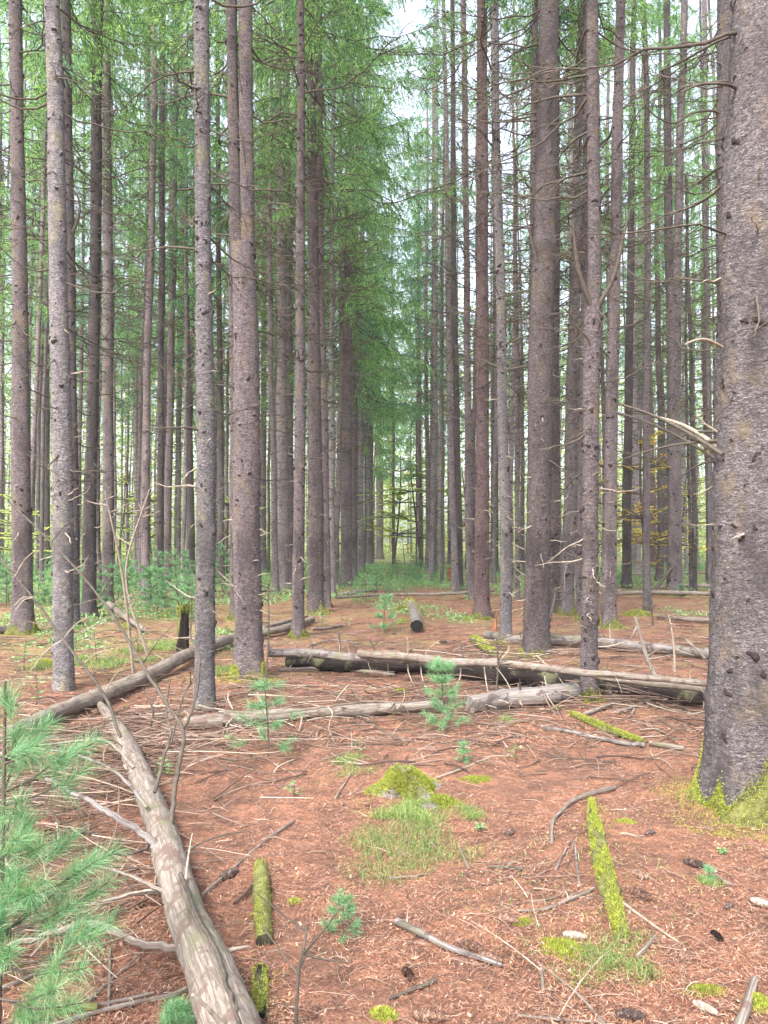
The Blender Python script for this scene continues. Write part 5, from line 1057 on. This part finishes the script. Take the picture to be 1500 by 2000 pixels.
for k, (px_, yy, hh) in enumerate([(1275, 24, 5.4), (1200, 28, 5.0), (1292, 33, 4), (1262, 27, 2.4), (648, 34, 5), (812, 42, 6), (300, 36, 4), (455, 33, 4.4), (240, 38, 5), (770, 48, 7), (900, 40, 5.5), (1090, 38, 4.5), (40, 34, 4), (960, 44, 4.5), (1340, 36, 5)]):
    x = (px_-750)/F*yy
    herb(['yellow leaved young maple right of the smooth bluish trunk', 'yellow leaved young maple near the dark knotty spruce', 'taller yellow tree farther back at the right', 'low yellow bush beside the narrow reddish trunk', 'yellow green shrub behind the thin pale spruce left of the path', 'bright yellow green young tree at the far end of the path on the right',
          'yellow green shrub far behind the snag', 'yellow green shrub far behind the stout forked spruce', 'pale yellow bush far behind the close left pair', 'tall yellow green tree closing the end of the path', 'yellow shrub far behind the leaning dark pole', 'yellow green shrub far behind the grey spruce with the blackened top', 'yellow green bush at the far left edge', 'pale yellow shrub deep behind the pale slender spruce', 'yellow bush deep behind the twin stemmed spruce'][k],
         0, 0, hh, 1500 if k in (5, 9) else 700 if hh > 3 else 260, .24 if k in (5, 9) else .18, 60+k, M_FARLEAF if k > 3 else M_YELLOW, 'young_maple', 'young tree', .65, 9, .42, pos=(x, yy, float(gh(x, yy))))  # extra bright leaves added on the two path-end trees to imitate the glow
# ------------------------------------------------------------------ spruce cones
def cone_mesh(mat, seed, open_=.5, L=.11, r=.019):
    rg = np.random.default_rng(seed); n = 150; k = np.arange(n); t = (k+.5)/n; th = k*2.39996; rr = r*np.sin(np.clip(t*1.02+.06, 0, 1)*math.pi)**.55*(1.05-.35*t)
    c = np.stack([L*(t-.5)*1.0, rr*np.cos(th)*.72, rr*np.sin(th)*.72], -1); out = np.stack([0*t, np.cos(th), np.sin(th)], -1); ax = np.array([1.0, 0, 0]); d = unit(out*open_+ax*1.0+rg.normal(0, .06, (n, 3)))
    s = np.cross(out, ax[None]); w = r*.5; l = r*.95*np.sin(np.clip(t+.05, 0, 1)*math.pi)[:, None]**.3; nn = np.cross(d, s)
    V = np.stack([c-s*w*.5, c+s*w*.5, c+d*l*.7+s*w*.62, c+d*l+nn*0.0, c+d*l*.7-s*w*.62, c+d*l*.5+unit(out)*r*.16], 1).reshape(-1, 3); b = k[:, None]*6
    Fq = np.concatenate([b+np.array([[0, 1, 5]]), b+np.array([[1, 2, 5]]), b+np.array([[2, 3, 5]]), b+np.array([[3, 4, 5]]), b+np.array([[4, 0, 5]])])
    tt = np.linspace(0, 1, 12); core = tube(np.stack([L*(tt-.5), 0*tt, 0*tt], -1), r*.74*np.sin(np.clip(tt*1.02+.04, .02, 1)*math.pi)**.5*(1.05-.35*tt)+.001, 12, mat=1)
    return mk('spruce_cone', [(V, Fq, 0)]+[q[:3] for q in core], [mat, M_KNOT], link=False, smooth=False)
CM = {'b': [cone_mesh(M_CONE, 1, .5), cone_mesh(M_CONE, 2, .8)], 'p': [cone_mesh(M_CONEP, 3, .35)], 'd': [cone_mesh(M_CONED, 4, .8), cone_mesh(M_CONED, 5, 1.0)]}
CN = [(1250, 1708, 36, 'b', 80, 'light brown cone lying nearly end on above a reddish one'), (1252, 1746, 46, 'b', -28, 'reddish brown cone just below the light brown one'), (1357, 1686, 42, 'd', -18, 'dark open cone in front of the mossy thickest trunk'), (1400, 1826, 36, 'd', -50, 'dark ragged cone low at the right'),
      (1424, 1767, 28, 'd', 25, 'small blackish cone near the right edge'), (1490, 1763, 46, 'p', -25, 'pale pinkish cone cut by the right edge'), (992, 1793, 42, 'b', -14, 'plump brown cone beside the little moss tuft'), (797, 1900, 44, 'b', -40, 'reddish brown cone near the bottom left of the diagonal stick'),
      (1122, 1826, 46, 'p', -8, 'pale flattened cone touching the moss patch'), (920, 1848, 52, 'b', -18, 'brown cone tucked behind the diagonal stick'), (960, 1868, 46, 'b', -20, 'long brown cone at the mossy end of the diagonal stick'), (1232, 1982, 56, 'd', -4, 'dark open cone at the bottom edge'), (1378, 1966, 50, 'p', -30, 'grey pale cone beside the thin moss strip'),
      (838, 1984, 62, 'b', -6, 'greyish cone at the bottom edge left of centre'), (996, 1624, 26, 'd', 20, 'small dark cone bit right of the grass tuft'), (1270, 1625, 28, 'd', 20, 'small dark cone near the mossy foot of the thickest trunk'), (1186, 1488, 20, 'd', 5, 'little dark cone on bare needles behind the curved pale stick'), (668, 1568, 14, 'b', 60, 'tiny reddish cone left of the stump'), (716, 1567, 14, 'b', 20, 'tiny reddish cone close beside the stump'),
      (866, 1254, 20, 'd', 0, 'small dark cone beyond the dark log right of the hollow log'), (770, 1238, 12, 'd', 0, 'small dark cone left of the hollow log'), (448, 1706, 44, 'd', 30, 'blackened cone left of the short mossy billet'), (1052, 1484, 14, 'd', 20, 'tiny dark cone behind the little dark cone')]
for k, (x, y, Lp, m_, ang, lab) in enumerate(CN):
    c = G(x, y, .019); o = obj('spruce_cone', CM[m_][k % len(CM[m_])], None, tuple(c)); s = Lp*c[1]/F/.11; s = min(1.25, max(.45, s)); o.scale = (s, s, s); o.location.z -= .014*(1-s)
    o.rotation_euler = (rng.uniform(0, 6), 0, R(ang)*1.6); tag(o, lab, 'cone', 'spruce cones on the needles')
# a few fallen leaves
ch = []; n = 160; x, y = in_view(n, 1.9, 12, 1.2); p = np.stack([x, y, gh(x, y)+.01], -1); d = rng.normal(0, 1, (n, 3))*[1, 1, .25]
o = mk('fallen_leaves', [leaves(p, d, .028*rng.uniform(.6, 1.3, n), .02, 0, rng, up=np.array([0, 0, 1.0])+rng.normal(0, .5, (n, 3)))], [M_LITTER], smooth=False); tag(o, 'small pale fallen leaves and bark bits on the needles', kind='stuff')
print('objects', len(bpy.data.objects), 'polys', sum(len(m.polygons) for m in bpy.data.meshes))
